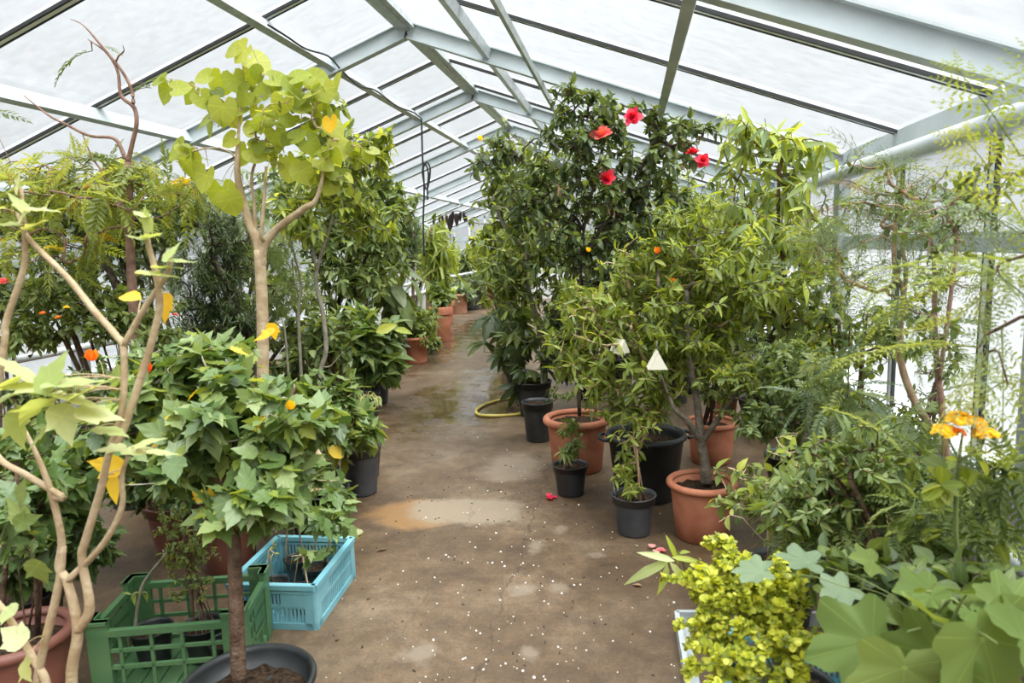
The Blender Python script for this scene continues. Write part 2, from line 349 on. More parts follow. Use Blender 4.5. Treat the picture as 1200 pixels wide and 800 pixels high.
TPL['palm7'] = [T_palm(7, TPL['ellip'][1], 230, .3, .6), T_palm(6, TPL['ellip'][0], 220, .3, .9)]
TPL['palm5'] = [T_palm(5, TPL['lance'][0], 150, .12, .2)]
def put_leaves(mb, tpls, P, D, NR, S, tone, wid=None):
    """place one leaf per row: base P, direction D, face normal NR, length S"""
    P = np.asarray(P, float); n = len(P)
    if n == 0: return
    D = D / np.maximum(np.linalg.norm(D, axis=1, keepdims=True), 1e-9)
    X = np.cross(D, NR); X /= np.maximum(np.linalg.norm(X, axis=1, keepdims=True), 1e-6); Z = np.cross(X, D)
    pick = rng.integers(0, len(tpls), n); wid = np.ones(n) if wid is None else wid
    for k, (v, q, t, rb) in enumerate(tpls):
        ix = np.where(pick == k)[0]
        if not len(ix): continue
        V = P[ix, None] + S[ix, None, None] * (v[None, :, 0, None] * (X[ix] * wid[ix, None])[:, None] + v[None, :, 1, None] * D[ix][:, None] + v[None, :, 2, None] * Z[ix][:, None])
        nv = len(v); off = (np.arange(len(ix)) * nv)[:, None, None]
        mb.add(V.reshape(-1, 3), (q[None] + off).reshape(-1, 4) if len(q) else None, (t[None] + off).reshape(-1, 3) if len(t) else None,
               np.repeat(tone[ix], nv), np.tile(rb, len(ix)))
# ------------------------------------------------------------------ plants
def catmull(pts, per=6):
    P = np.asarray(pts, float); n = len(P)
    if n < 3: 
        t = np.linspace(0, 1, per + 1)[:, None]; return P[0] * (1 - t) + P[-1] * t
    E_ = np.vstack([2 * P[0] - P[1], P, 2 * P[-1] - P[-2]]); out = []
    for i in range(n - 1):
        a, b, c, d = E_[i:i + 4]
        for t in np.arange(per) / per:
            out.append(.5 * (2 * b + (c - a) * t + (2 * a - 5 * b + 4 * c - d) * t * t + (3 * b - a - 3 * c + d) * t ** 3))
    out.append(P[-1]); return np.array(out)
def lerp_arr(vals, per, n):
    return np.interp(np.linspace(0, len(vals) - 1, n), np.arange(len(vals)), vals)
class Skel:
    def __init__(s): s.pos = np.zeros((0, 3)); s.par = []; s.rad = []; s.ok = []; s.chains = []
    def push(s, pts, par, rads, ok):
        i0 = len(s.par); n = len(pts)
        s.pos = np.vstack([s.pos, pts]); s.par += [par] + list(range(i0, i0 + n - 1)); s.rad += list(rads); s.ok += list(np.broadcast_to(ok, (n,)))
        s.chains.append((par, i0, n)); return i0
    def nearest(s, p, up=.8):
        d = s.pos - p; c = np.linalg.norm(d, axis=1) + up * np.maximum(0, d[:, 2]) ; c[~np.array(s.ok)] = 1e9; return int(np.argmin(c))
def blob_tips(bl):
    """bl: (px, py, Y, rx px, ry px, depth m, n) an ellipsoid of twig ends"""
    px, py, Y, rx, ry, rd, n = bl; c = W(px, py, Y); sc = Y / FPX * 1.0
    u = rng.normal(size=(n, 3)); u /= np.linalg.norm(u, axis=1, keepdims=True); u *= np.clip(rng.random((n, 1)) ** .45 * (1 + .24 * rng.normal(size=(n, 1))), .05, 1.5)
    return c + u[:, :1] * rx * sc * RIGHT + u[:, 1:2] * rd * FWD + u[:, 2:] * ry * sc * UP
def clampP(P, base=None):
    P = P.copy(); P[:, 0] = np.clip(P[:, 0], -5.35, 1.52); P[:, 2] = np.maximum(P[:, 2], .04)
    roof = 3.27 - .364 * np.abs(P[:, 0] + 1.86); P[:, 2] = np.minimum(P[:, 2], roof); return P
def leaf(kind, L, mat='lf_mid', k=7, var=.2, u0=.25, out=.9, droop=.35, up=.8, wid=1., frac=1., rosette=0, tone=(.5, .22), name='foliage', label=None):
    return dict(kind=kind, L=L, mat=mat, k=k, var=var, u0=u0, out=out, droop=droop, up=up, wid=wid, frac=frac, rosette=rosette, tone=tone, name=name, label=label)
TRACK = []
def plant(name, label, cat, base, blobs=(), leaves=(), trunks=(), stems=3, pot=None, group=None, bark='bark', twig=.0022, rpow=.5, rmax=.03, seglen=.22,
          attach_z=None, sag=0., wob=.10, big=(), flowers=(), fruit=None, spread=.5, up=.8, parent=None, bigmat='lf_mid', bigtpl='hib', bigpet=True, tip_min=0., twigbark=None):
    """a plant: trunks are [(points, radii)], the rest of the branches grow towards twig ends in the blobs;
    big: (px, py, Y, length m, angle deg in the picture plane (0 = up, clockwise), tilt 0..1 face-on, [material])"""
    base = np.asarray(base, float); root = empty(name, base, label, cat, group)
    z0 = base[2]
    if pot: z0 = make_pot(root, base, **pot)
    sk = Skel(); B0 = np.array([base[0], base[1], z0 - .01])
    tips = np.vstack([blob_tips(b) for b in blobs]) if blobs else np.zeros((0, 3))
    tips = clampP(tips)
    for pts, rads in trunks:
        P = catmull(pts, 6); r = lerp_arr(rads, 6, len(P))
        if len(sk.par) and np.linalg.norm(sk.pos - P[0], axis=1).min() < .25: par = int(np.argmin(np.linalg.norm(sk.pos - P[0], axis=1))); P = np.vstack([sk.pos[par], P[1:]])
        else: par = -1
        az = attach_z if attach_z is not None else -1
        sk.push(P, par, r, P[:, 2] >= az)
    if not trunks:
        for i in range(stems):
            a = rng.random() * 2 * PI; b = B0 + spread * .12 * np.array([math.cos(a), math.sin(a), 0])
            tgt = tips[rng.integers(len(tips))] * .5 + tips.mean(0) * .5 if len(tips) else B0 + UP * .3
            n = max(4, int(np.linalg.norm(tgt - b) / .12)); t = np.linspace(0, 1, n)[:, None]
            mid = (b + tgt) / 2 + np.array([0, 0, .15 * np.linalg.norm(tgt - b)]) * .4 + rng.normal(0, wob * .5, 3) * np.linalg.norm(tgt - b) * .5
            P = (1 - t) ** 2 * b + 2 * t * (1 - t) * mid + t * t * tgt
            sk.push(P, -1, np.full(n, twig), t[:, 0] > (.25 if tip_min == 0 else tip_min))
    # grow twigs
    tipinfo = []
    if len(tips):
        d0 = np.array([np.linalg.norm(sk.pos - t, axis=1).min() for t in tips])
        for k in np.argsort(d0):
            t = tips[k]; i = sk.nearest(t, up); a = sk.pos[i]; L = np.linalg.norm(t - a)
            if L < .03: continue
            pi = sk.par[i]; dr = (sk.pos[i] - sk.pos[pi]) if pi >= 0 else np.array([0, 0, 1.]); dr = dr / max(np.linalg.norm(dr), 1e-6)
            n = max(2, min(7, int(L / .07) + 1)); u = np.linspace(0, 1, n + 1)[1:, None]
            c = a + L * (.35 * dr + .12 * UP) + rng.normal(0, wob * L, 3)
            P = (1 - u) ** 2 * a + 2 * u * (1 - u) * c + u * u * t; P[:, 2] -= sag * L * u[:, 0] ** 2
            i0 = sk.push(P, i, np.full(n, twig), True); tipinfo.append((i, i0, n))
    # radii by the number of twigs they carry
    nN = len(sk.par); cnt = np.zeros(nN)
    for (i, i0, n) in tipinfo: cnt[i0 + n - 1] += 1
    for i in range(nN - 1, -1, -1):
        if sk.par[i] >= 0: cnt[sk.par[i]] += cnt[i]
    rad = np.maximum(np.array(sk.rad), np.minimum(twig * np.maximum(cnt, 1) ** rpow, rmax))
    mb = MB(); tk = MB()
    for ci, (par, i0, n) in enumerate(sk.chains):
        ix = ([par] if par >= 0 else []) + list(range(i0, i0 + n)); r = rad[ix].copy()
        if par >= 0: r[0] = min(r[0], r[1] * 1.25)
        mx = r.max(); (tk if ci < len(trunks) else mb).tube(sk.pos[ix], r, 10 if mx > .018 else 6 if mx > .006 else 4, mx > .004)
    # leaves
    bufs = {}
    if tipinfo:
        A = []; Dv = []
        for (i, i0, n) in tipinfo:
            pts = np.vstack([sk.pos[i], sk.pos[i0:i0 + n]]); seg = np.linalg.norm(np.diff(pts, axis=0), axis=1); cum = np.concatenate([[0], np.cumsum(seg)])
            A.append((pts, cum))
        for spec in leaves:
            P = []; D = []; NR = []; S = []
            for (pts, cum) in A:
                if spec['frac'] < 1 and rng.random() > spec['frac']: continue
                L = cum[-1]; kk = spec['k']; k = max(1, int(rng.poisson(kk)) if kk > 2 else int(kk)); reach = min(L, seglen * 2.2)
                u = (L - reach) + reach * (spec['u0'] + (1 - spec['u0']) * (rng.random(k) ** (1 / (1 + spec['rosette'])))); ph = rng.random() * 6.28
                for j, uu in enumerate(u):
                    m = min(len(cum) - 2, max(0, int(np.searchsorted(cum, uu)) - 1)); f = (uu - cum[m]) / max(1e-6, cum[m + 1] - cum[m]); p = pts[m] * (1 - f) + pts[m + 1] * f
                    td = pts[m + 1] - pts[m]; td = td / max(1e-6, np.linalg.norm(td))
                    s1 = np.cross(td, (.3, .2, 1.)); s1 /= max(1e-6, np.linalg.norm(s1)); s2 = np.cross(s1, td)
                    a = ph + j * 2.4; o = math.cos(a) * s1 + math.sin(a) * s2
                    d = spec['out'] * o + (1.25 - spec['out']) * td + rng.normal(0, .15, 3); d[2] -= spec['droop']
                    nr = spec['up'] * UP + (1 - spec['up']) * td + rng.normal(0, .28, 3)
                    P.append(p); D.append(d); NR.append(nr); S.append(spec['L'] * max(.4, 1 + rng.normal(0, spec['var'])))
            if not P: continue
            key = (spec['name'], spec['mat'], spec['label']); b = bufs.setdefault(key, MB()); n = len(P)
            put_leaves(b, TPL[spec['kind']], P, np.array(D), np.array(NR), np.array(S), np.clip(rng.normal(spec['tone'][0], spec['tone'][1], n), 0, 1), np.full(n, spec['wid']) * rng.uniform(.85, 1.15, n))
    # single leaves seen clearly in the photograph
    for bl in big:
        px, py, Y, L, ang, tilt = bl[:6]; mt = bl[6] if len(bl) > 6 and bl[6] else bigmat; tp = bl[7] if len(bl) > 7 else bigtpl; nm = bl[8] if len(bl) > 8 else 'foliage'
        a = math.radians(ang); d = math.sin(a) * RIGHT + math.cos(a) * UP - (1 - tilt) * .7 * FWD * (1 if rng.random() < .6 else -1) * .6
        c = W(px, py, Y); d = d / np.linalg.norm(d); bs = c - d * L * .45
        nr = -FWD * tilt + UP * (1 - tilt + .25) + rng.normal(0, .18, 3)
        key = (nm, mt, None if nm == 'foliage' else 'x'); b = bufs.setdefault(key, MB()) if nm == 'foliage' else MB()
        put_leaves(b, TPL[tp], bs[None], d[None], nr[None], np.array([L]), np.array([np.clip(rng.normal(.55, .2), 0, 1)]))
        if nm != 'foliage': b.build(nm, M[mt], root, base, label='single yellowed leaf' if mt == 'lf_yel' else None)
        if bigpet and len(sk.par):
            i = sk.nearest(bs, .3); q = sk.pos[i]; LL = np.linalg.norm(q - bs)
            if LL < .9:
                t = np.linspace(0, 1, 5)[:, None]; cc = (q + bs) / 2 + UP * .18 * LL
                mb.tube((1 - t) ** 2 * q + 2 * t * (1 - t) * cc + t * t * bs, np.linspace(max(.0018, L * .016), max(.0012, L * .010), 5), 4, False)
    for (nm, mt, lb), b in bufs.items():
        if b.n: b.build(nm, M[mt], root, base, label=lb)
    for fl in flowers: fl_fn[fl[0]](root, base, *fl[1:])
    if mb.n: mb.build('branches' if trunks else 'stems', M[twigbark or bark], root, base)
    if tk.n: tk.build('trunk', M[bark], root, base)
    TRACK.append((label, sum(b.n for b in bufs.values())))
    return root

def pet(mb, c, d, nr, L, tpl='round', tone=None, wid=1.):
    put_leaves(mb, TPL[tpl], np.array([c]), np.array([d]), np.array([nr]), np.array([L]), np.array([rng.random() if tone is None else tone]), np.array([wid]))
def fl_big(root, base, px, py, Y, size, mat='fl_red', face=None):
    """ruffled double bloom"""
    c = W(px, py, Y); ax = -FWD * .8 + UP * .3 + rng.normal(0, .35, 3) if face is None else np.array(face, float); ax /= np.linalg.norm(ax)
    s1 = np.cross(ax, (.1, .2, 1)); s1 /= np.linalg.norm(s1); s2 = np.cross(ax, s1); mb = MB()
    for ring, (n, op, L) in enumerate(((6, 1.1, .56), (6, .55, .5), (5, .2, .4))):
        for k in range(n):
            a = k * 2 * PI / n + ring * .5; o = math.cos(a) * s1 + math.sin(a) * s2
            pet(mb, c, o * op + ax * (.45 + ring * .35) + rng.normal(0, .12, 3), ax + rng.normal(0, .25, 3) - o * .3, size * L * rng.uniform(.85, 1.15))
    mb.build('flower', M[mat], root, base)
def fl_heads(root, base, px, py, Y, rad, n=40, mat='fl_yellow', fs=.016):
    """flat head of small four petalled florets"""
    c = W(px, py, Y); mb = MB()
    for k in range(n):
        u = rng.normal(size=3); u[2] = abs(u[2]) * .8; u /= np.linalg.norm(u); p = c + u * rad * np.array([1, 1, .6]) * rng.uniform(.75, 1.05); a0 = rng.random() * 6
        ax = u + UP * .5; s1 = np.cross(ax, (.3, .2, 1)); s1 /= np.linalg.norm(s1); s2 = np.cross(ax, s1); s2 /= np.linalg.norm(s2)
        for q in range(4):
            o = math.cos(a0 + q * PI / 2) * s1 + math.sin(a0 + q * PI / 2) * s2; pet(mb, p, o + ax * .35, ax, fs)
    mb.build('flower_head', M[mat], root, base)
def fl_bud(root, base, px, py, Y, size, mat='fl_orange'):
    c = W(px, py, Y); mb = MB()
    for k in range(5):
        a = k * 1.257; pet(mb, c, np.array([math.cos(a) * .35, math.sin(a) * .35, 1]), np.array([math.cos(a), math.sin(a), .2]), size * rng.uniform(.85, 1.1))
    mb.build('flower_bud', M[mat], root, base)
fl_fn = dict(big=fl_big, heads=fl_heads, bud=fl_bud)

# ------------------------------------------------------------------ pots: parts of the plant that grows in them
def make_pot(root, base, kind='nursery', d=.25, h=.22, mat=None, tagged=None, soil=True, rot=0, grips=True):
    R = d / 2; f = .76
    mb = MB(); b = np.zeros(3)
    if kind == 'terra':                                             # rolled rim bowl pot
        mb.lathe([(0, 0), (R * f * .93, 0), (R * f, .008), (R * .83, h * .45), (R * .90, h * .86), (R * .90, h - .02), (R * .84, h - .01), (R * .78, h * .6), (0, h * .6)], 40)
        rim = MB(); rr = .028 if d > .4 else .02
        a = np.linspace(-.6 * PI, 1.05 * PI, 12); prof = [(R * .93 + rr * math.cos(t) * 1.0, h - rr + rr * math.sin(t)) for t in a]
        rim.lathe([(R * .86, h - 2 * rr)] + prof + [(R * .84, h - rr * 1.2), (R * .83, h - .05)], 48)
        mt = mat or 'terra'; o = mb.build('pot', M[mt], root); rim.build('rim', M[mt], o)
        sz = h - .055 if d > .3 else h - .035; sr = R * .86
    elif kind == 'clay':                                            # plain flower pot with a straight collar
        mb.lathe([(0, 0), (R * .68, 0), (R * .70, .006), (R * .88, h * .76), (R * .88, h * .77), (R * .98, h * .77), (R, h * .79), (R, h - .008), (R * .98, h), (R * .90, h), (R * .88, h - .02), (R * .8, h * .6), (0, h * .6)], 36)
        o = mb.build('pot', M[mat or 'terra'], root); sz = h - .03; sr = R * .87
    elif kind == 'cylinder':
        mb.lathe([(0, 0), (R * .86, 0), (R * .88, .01), (R * .95, h * .88), (R * 1.0, h * .89), (R * 1.0, h), (R * .93, h), (R * .9, h * .6), (0, h * .6)], 36)
        o = mb.build('pot', M[mat or 'terra'], root); sz = h - .05; sr = R * .91
    elif kind == 'tub':                                             # large tub with two grips
        mb.lathe([(0, 0), (R * .72, 0), (R * .75, .012), (R * .93, h * .92), (R * 1.0, h * .925), (R * 1.0, h * .955), (R * .97, h), (R * .92, h), (R * .90, h * .9), (R * .82, h * .6), (0, h * .6)], 48)
        o = mb.build('pot', M[mat or 'black'], root); sz = h - .07; sr = R * .88
        for s in ((0, PI) if grips else ()):
            hb = MB(); a = rot + s; er = np.array([math.cos(a), math.sin(a), 0]); et = np.array([-math.sin(a), math.cos(a), 0]); t = np.linspace(0, PI, 9)
            hb.tube([er * (R * .98 + .05 * math.sin(x)) + et * .085 * math.cos(x) + UP * (h * .94) for x in t], .011, 8); hb.build('handle', M[mat or 'black'], o)
    else:                                                           # nursery pot: tapered, banded lip, stepped foot
        mb.lathe([(0, .012), (R * .70, .012), (R * .70, 0), (R * .74, 0), (R * .755, .012), (R * .76, .03), (R * .92, h * .80), (R * .92, h * .805), (R * .97, h * .81), (R * 1.0, h * .97), (R * 1.03, h * .975), (R * 1.03, h), (R * .96, h), (R * .93, h * .9), (R * .82, h * .6), (0, h * .6)], 36)
        o = mb.build('pot', M[mat or 'black'], root); sz = h - .03; sr = R * .945
    sb = MB(); n = 28; prof = [(sr * k / 5 if k else .001, sz + (rng.random() - .5) * .01) for k in range(6)][::-1]; sb.lathe(prof, n)
    sb.v[-1][:, 2] += rng.normal(0, .005, len(sb.v[-1])); so = sb.build('soil', M['soil'], root)
    if tagged is not None:
        tb = MB(); a = tagged; p = np.array([math.cos(a), math.sin(a), 0]) * sr * .95 + UP * (sz - .03)
        tb.box(p + UP * .06, (.018, .0015, .11), _rz(a + PI / 2 + .3) @ _rx(.15)); tb.build('plant_tag', M['label_white'], root)
    return base[2] + sz
def wall_pt(x, y): return np.array([x, y, 0.])
# ------------------------------------------------------------------ the greenhouse
XR, ZR, SL = -1.86, 3.60, .364
XE, XWL, ZE = 1.70, -5.42, 2.30          # right wall, left wall, eave height
Y0, Y1 = -2.0, 21.3
def roofz(x): return ZR - SL * abs(x - XR)
TY = [-1.8, .45, 3.12] + [.78 + 2.585 * k for k in range(2, 9)]      # portal frames
TY = [y - .0 for y in TY if Y0 < y < Y1 - .1]
BY = [y for y in (1.38 + 1.155 * k for k in range(-2, 18)) if Y0 < y < Y1]

# floor
def floor_mat():
    m, nt, out = new_mat('wet_concrete'); L = nt.links
    tc = N(nt, 'ShaderNodeTexCoord'); P = tc.outputs['Object']; b = N(nt, 'ShaderNodeBsdfPrincipled')
    def noise(scale, detail=6, rough=.6, vec=P):
        n = N(nt, 'ShaderNodeTexNoise', Scale=scale, Detail=detail, Roughness=rough); L.new(vec, n.inputs['Vector']); return n.outputs['Fac']
    def math_(op, a, bb=None, c=None):
        n = N(nt, 'ShaderNodeMath', operation=op)
        for k, v in enumerate((a, bb, c)):
            if v is None: continue
            if isinstance(v, (int, float)): n.inputs[k].default_value = v
            else: L.new(v, n.inputs[k])
        return n.outputs[0]
    def mix(f, a, bb, bt='MIX'):
        n = N(nt, 'ShaderNodeMix', data_type='RGBA', blend_type=bt)
        for k, v in ((0, f), (6, a), (7, bb)):
            if isinstance(v, (int, float)): n.inputs[k].default_value = v
            elif isinstance(v, tuple): n.inputs[k].default_value = (*v, 1)
            else: L.new(v, n.inputs[k])
        return n.outputs[2]
    base = ramp(nt, noise(1.3, 8, .65), [(.30, (.085, .052, .025)), (.5, (.165, .112, .064)), (.70, (.28, .215, .145))]).outputs[0]
    base = mix(.55, base, ramp(nt, noise(9, 8, .75), [(.36, (.42, .39, .36)), (.64, (1.4, 1.38, 1.34))]).outputs[0], 'MULTIPLY')
    base = mix(.6, base, ramp(nt, noise(70, 4, .7), [(.35, (.62, .6, .58)), (.65, (1.25, 1.25, 1.25))]).outputs[0], 'MULTIPLY')
    # rusty and ochre run-off
    base = mix(ramp(nt, noise(.8, 5, .6), [(.58, (0, 0, 0)), (.72, (.55, .55, .55))]).outputs[0], base, (.24, .125, .04))
    sp = N(nt, 'ShaderNodeSeparateXYZ'); L.new(P, sp.inputs[0]); X, Yc = sp.outputs[0], sp.outputs[1]
    def patch(cx, cy, rx, ry, soft=.35, wob=.5, ns=3.5):
        dx = math_('DIVIDE', math_('SUBTRACT', X, cx), rx); dy = math_('DIVIDE', math_('SUBTRACT', Yc, cy), ry)
        d = math_('SQRT', math_('ADD', math_('MULTIPLY', dx, dx), math_('MULTIPLY', dy, dy)))
        d = math_('ADD', d, math_('MULTIPLY', math_('SUBTRACT', noise(ns, 6, .7), .5), wob * 2))
        n = N(nt, 'ShaderNodeMapRange'); n.inputs[1].default_value = 1; n.inputs[2].default_value = 1 - soft; n.inputs[3].default_value = 0; n.inputs[4].default_value = 1; L.new(d, n.inputs[0]); return n.outputs[0]
    base = mix(math_('MULTIPLY', patch(-1.32, 3.95, .36, .26, .35, .6), .9), base, (.35, .20, .075))       # ochre bleed by the crate
    base = mix(math_('MULTIPLY', patch(-1.02, 4.02, .42, .27, .3, .55), .85), base, (.36, .30, .22))      # pale dried lime patch
    base = mix(math_('MULTIPLY', patch(-.88, 4.9, .26, .45, .5, .8, 5), .5), base, (.40, .34, .26))
    for (px, py, rx, ry) in ((492, 765, .075, .07), (612, 690, .07, .05), (655, 688, .05, .04), (628, 640, .05, .06), (657, 620, .04, .05), (620, 765, .04, .04), (700, 650, .04, .03)):
        c = FL(px, py); base = mix(math_('MULTIPLY', patch(c[0], c[1], rx * 1.3, ry * 1.5, .6, 1.1, 12), .5), base, (.38, .33, .26))
    # damp darker concrete along the right hand pots
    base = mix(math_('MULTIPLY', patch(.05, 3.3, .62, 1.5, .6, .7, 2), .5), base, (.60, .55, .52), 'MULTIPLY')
    wet = patch(-1.75, 7.4, .95, 2.4, .55, 1.0, 1.6); wet2 = patch(-3.1, 12.5, .95, 5.0, .6, .7, 1.7)
    wetm = math_('MAXIMUM', wet, wet2)
    base = mix(math_('MULTIPLY', wetm, .55), base, (.62, .62, .68), 'MULTIPLY')
    # cracks along the house
    wn = math_('MULTIPLY', math_('SUBTRACT', noise(3.2, 7, .7), .5), .28)
    for (cx, w, k, lo, hi) in ((-.585, .007, .9, 2.2, 5.6), (-.98, .004, .55, 2.6, 4.6)):
        d = math_('ABSOLUTE', math_('SUBTRACT', math_('ADD', X, wn), cx))
        n = N(nt, 'ShaderNodeMapRange'); n.inputs[1].default_value = 0; n.inputs[2].default_value = w; n.inputs[3].default_value = k; n.inputs[4].default_value = 0; L.new(d, n.inputs[0])
        gate = math_('MULTIPLY', math_('GREATER_THAN', Yc, lo), math_('LESS_THAN', Yc, hi))
        base = mix(math_('MULTIPLY', n.outputs[0], gate), base, (.05, .035, .022))
    base = mix(1., base, (.70, .66, .62), 'MULTIPLY'); L.new(base, b.inputs['Base Color'])
    rg = N(nt, 'ShaderNodeMapRange'); rg.inputs[3].default_value = .55; rg.inputs[4].default_value = .03; L.new(math_('MULTIPLY', wetm, ramp(nt, noise(4, 4), [(.35, (.35, .35, .35)), (.55, (1, 1, 1))]).outputs[0]), rg.inputs[0])
    L.new(rg.outputs[0], b.inputs['Roughness']); b.inputs['Specular IOR Level'].default_value = .5
    bp = N(nt, 'ShaderNodeBump', Strength=.25, Distance=.010); L.new(math_('ADD', noise(14, 8, .7), math_('MULTIPLY', noise(90, 3), .4)), bp.inputs['Height']); L.new(math_('MULTIPLY_ADD', wetm, -.23, .25), bp.inputs['Strength']); L.new(bp.outputs[0], b.inputs['Normal'])
    L.new(b.outputs[0], out.inputs[0]); return m
fb = MB(); fb.box((-1.86, 9.6, -.06), (7.5, 24, .12)); tag(fb.build('floor', floor_mat(), smooth=False), kind='structure')
gb = MB(); gb.box((0, 15, -.26), (120, 120, .2)); tag(gb.build('ground_outside', pmat('pale_gravel', (.115, .115, .11), .9, (.16, .16, .155), 3, .3), smooth=False), kind='structure')

# roof: portal rafters, purlins, ridge, glazing bars and panes, each a mesh of its own
ce = empty('ceiling', (0, 0, 0), kind='structure')
def ibeam(name, a, b, wdt, hgt, mat, parent, tk=.010):
    mb = MB(); up = (0, 0, 1)
    a = np.asarray(a, float); b = np.asarray(b, float); d = (b - a) / np.linalg.norm(b - a); x = np.cross(d, up); x /= np.linalg.norm(x); z = np.cross(x, d)
    mb.bar(a, b, tk, hgt - .02, up=z); mb.bar(a + z * (hgt / 2 - .005), b + z * (hgt / 2 - .005), wdt, .012, up=z); mb.bar(a - z * (hgt / 2 - .005), b - z * (hgt / 2 - .005), wdt, .012, up=z)
    return mb.build(name, mat, parent, smooth=False)
for y in TY:
    for s in (-1, 1):
        xe = XE if s > 0 else XWL
        ibeam('rafter', (XR, y, ZR - .085), (xe, y, roofz(xe) - .085), .08, .135, M['steel'], ce)
def purlin(x, dz, w, h, mat='purlin', name='purlin'):
    mb = MB(); z = roofz(x) - dz; sgn = 1 if x > XR else -1
    mb.bar((x, Y0, z), (x, Y1, z), w, h, up=(SL * sgn, 0, 1)); return mb.build(name, M[mat], ce, smooth=False)
for dx in (-.70, .70): purlin(XR + dx, .075, .06, .075, 'galv')
purlin(XR + 1.15, .185, .032, .04); purlin(XR + 2.12, .20, .055, .05); purlin(XR - 2.14, .085, .055, .10, 'steel')
mb = MB(); mb.bar((XR, Y0, ZR - .05), (XR, Y1, ZR - .05), .05, .08); mb.bar((XR - .055, Y0, ZR - .055), (XR - .055, Y1, ZR - .055), .045, .05); mb.bar((XR + .055, Y0, ZR - .055), (XR + .055, Y1, ZR - .055), .045, .05)
mb.build('ridge_beam', M['galv'], ce, smooth=False)
edges = sorted([Y0] + BY + [Y1])
for s in (-1, 1):
    xe = (XE if s > 0 else XWL) + s * .08
    for y in BY:
        gbm = MB(); gbm.bar((XR, y, ZR + .005), (xe, y, roofz(xe) + .005), .035, .045); o = gbm.build('glazing_bar', M['alu'], ce, smooth=False)
        sm = MB()
        for q in (-.026, .026): sm.bar((XR, y + q, ZR - .012), (xe, y + q, roofz(xe) - .012), .016, .02)
        sm.build('seal', M['rubber'], o, smooth=False)
    for a, b in zip(edges[:-1], edges[1:]):
        for (xa, xb) in ((XR + s * .04, XR + s * 2.12), (XR + s * 2.12, xe)):
            pm = MB(); za, zb = roofz(xa) + .012, roofz(xb) + .012
            pm.prism([(xa, a + .01, za), (xb, a + .01, zb), (xb, b - .01, zb), (xa, b - .01, za)], (0, 0, .004)); pm.build('pane', M['glass_roof'], ce, smooth=False)
# eaves gutters
for xe, s in ((XE, 1), (XWL, -1)):
    mb = MB(); z = roofz(xe)
    mb.bar((xe + s * .0, Y0, z - .10), (xe + s * .0, Y1, z - .10), .02, .20); mb.bar((xe + s * .09, Y0, z - .06), (xe + s * .09, Y1, z - .06), .16, .02); mb.bar((xe + s * .16, Y0, z - .0), (xe + s * .16, Y1, z - .0), .02, .12)
    mb.build('eave_gutter', M['steel'], ce, smooth=False)

# side walls and gable
def side_wall(nm, x, s):
    w = empty(nm, (x, 0, 0), kind='structure'); o3 = (x, 0, 0)
    def bl(name, mb, mat, par=w): return mb.build(name, M[mat], par, o3, smooth=False)
    mb = MB(); mb.box((x + s * .10, (Y0 + Y1) / 2, .24), (.16, Y1 - Y0, .48)); bl('dwarf_wall', mb, 'white_wall')
    mb = MB(); mb.box((x + s * .08, (Y0 + Y1) / 2, .495), (.22, Y1 - Y0, .03)); bl('sill', mb, 'alu')
    mb = MB(); mb.box((x + s * .03, (Y0 + Y1) / 2, 1.60), (.05, Y1 - Y0, .10)); bl('rail', mb, 'steel')
    for y in TY:
        p = MB(); p.box((x, y, 1.13), (.012, .14, 2.2)); p.box((x - .07 + .07, y - .07, 1.13), (.085, .012, 2.2)); p.box((x, y + .07, 1.13), (.085, .012, 2.2)); bl('post', p, 'steel')
    for y in BY:
        p = MB(); p.box((x + s * .05, y, 1.38), (.05, .045, 1.75)); o = bl('glazing_bar', p, 'alu')
        sm = MB(); sm.box((x + s * .035, y - .032, 1.38), (.02, .018, 1.75)); sm.box((x + s * .035, y + .032, 1.38), (.02, .018, 1.75)); bl('seal', sm, 'rubber', o)
    for a, b in zip(edges[:-1], edges[1:]):
        for z0, z1 in ((.51, 1.55), (1.65, 2.22)):
            p = MB(); p.box((x + s * .06, (a + b) / 2, (z0 + z1) / 2), (.005, b - a - .05, z1 - z0)); bl('pane', p, 'glass_wall')
side_wall('wall_right', XE, 1); side_wall('wall_left', XWL, -1)
wb = empty('wall_back', (0, Y1, 0), kind='structure')
def bb(name, mb, mat): return mb.build(name, M[mat], wb, (0, Y1, 0), smooth=False)
mb = MB(); mb.box((XR, Y1 + .1, .24), (7.2, .16, .48)); bb('dwarf_wall', mb, 'white_wall')
mb = MB(); mb.box((XR, Y1, 1.93), (7.2, .06, .16)); bb('rail', mb, 'steel')
xs = np.linspace(XWL, XE, 15)
for k, x in enumerate(xs):
    mb = MB(); mb.box((x, Y1, (roofz(x) - .05) / 2), (.05, .06, roofz(x) - .05)); bb('mullion', mb, 'alu')
for xa, xb in zip(xs[:-1], xs[1:]):
    mb = MB(); mb.box(((xa + xb) / 2, Y1 + .02, 1.18), (xb - xa - .05, .005, 1.35)); bb('pane', mb, 'glass_wall')
    mb = MB(); za, zb = roofz(xa + .025) - .05, roofz(xb - .025) - .05
    mb.prism([(xa + .025, Y1 + .02, 2.01), (xb - .025, Y1 + .02, 2.01), (xb - .025, Y1 + .02, zb), (xa + .025, Y1 + .02, za)], (0, .005, 0)); bb('pane', mb, 'glass_wall')
for s in (-1, 1):
    xe = XE if s > 0 else XWL; mb = MB(); mb.bar((XR, Y1, ZR - .08), (xe, Y1, roofz(xe) - .08), .06, .10); bb('gable_rafter', mb, 'steel')

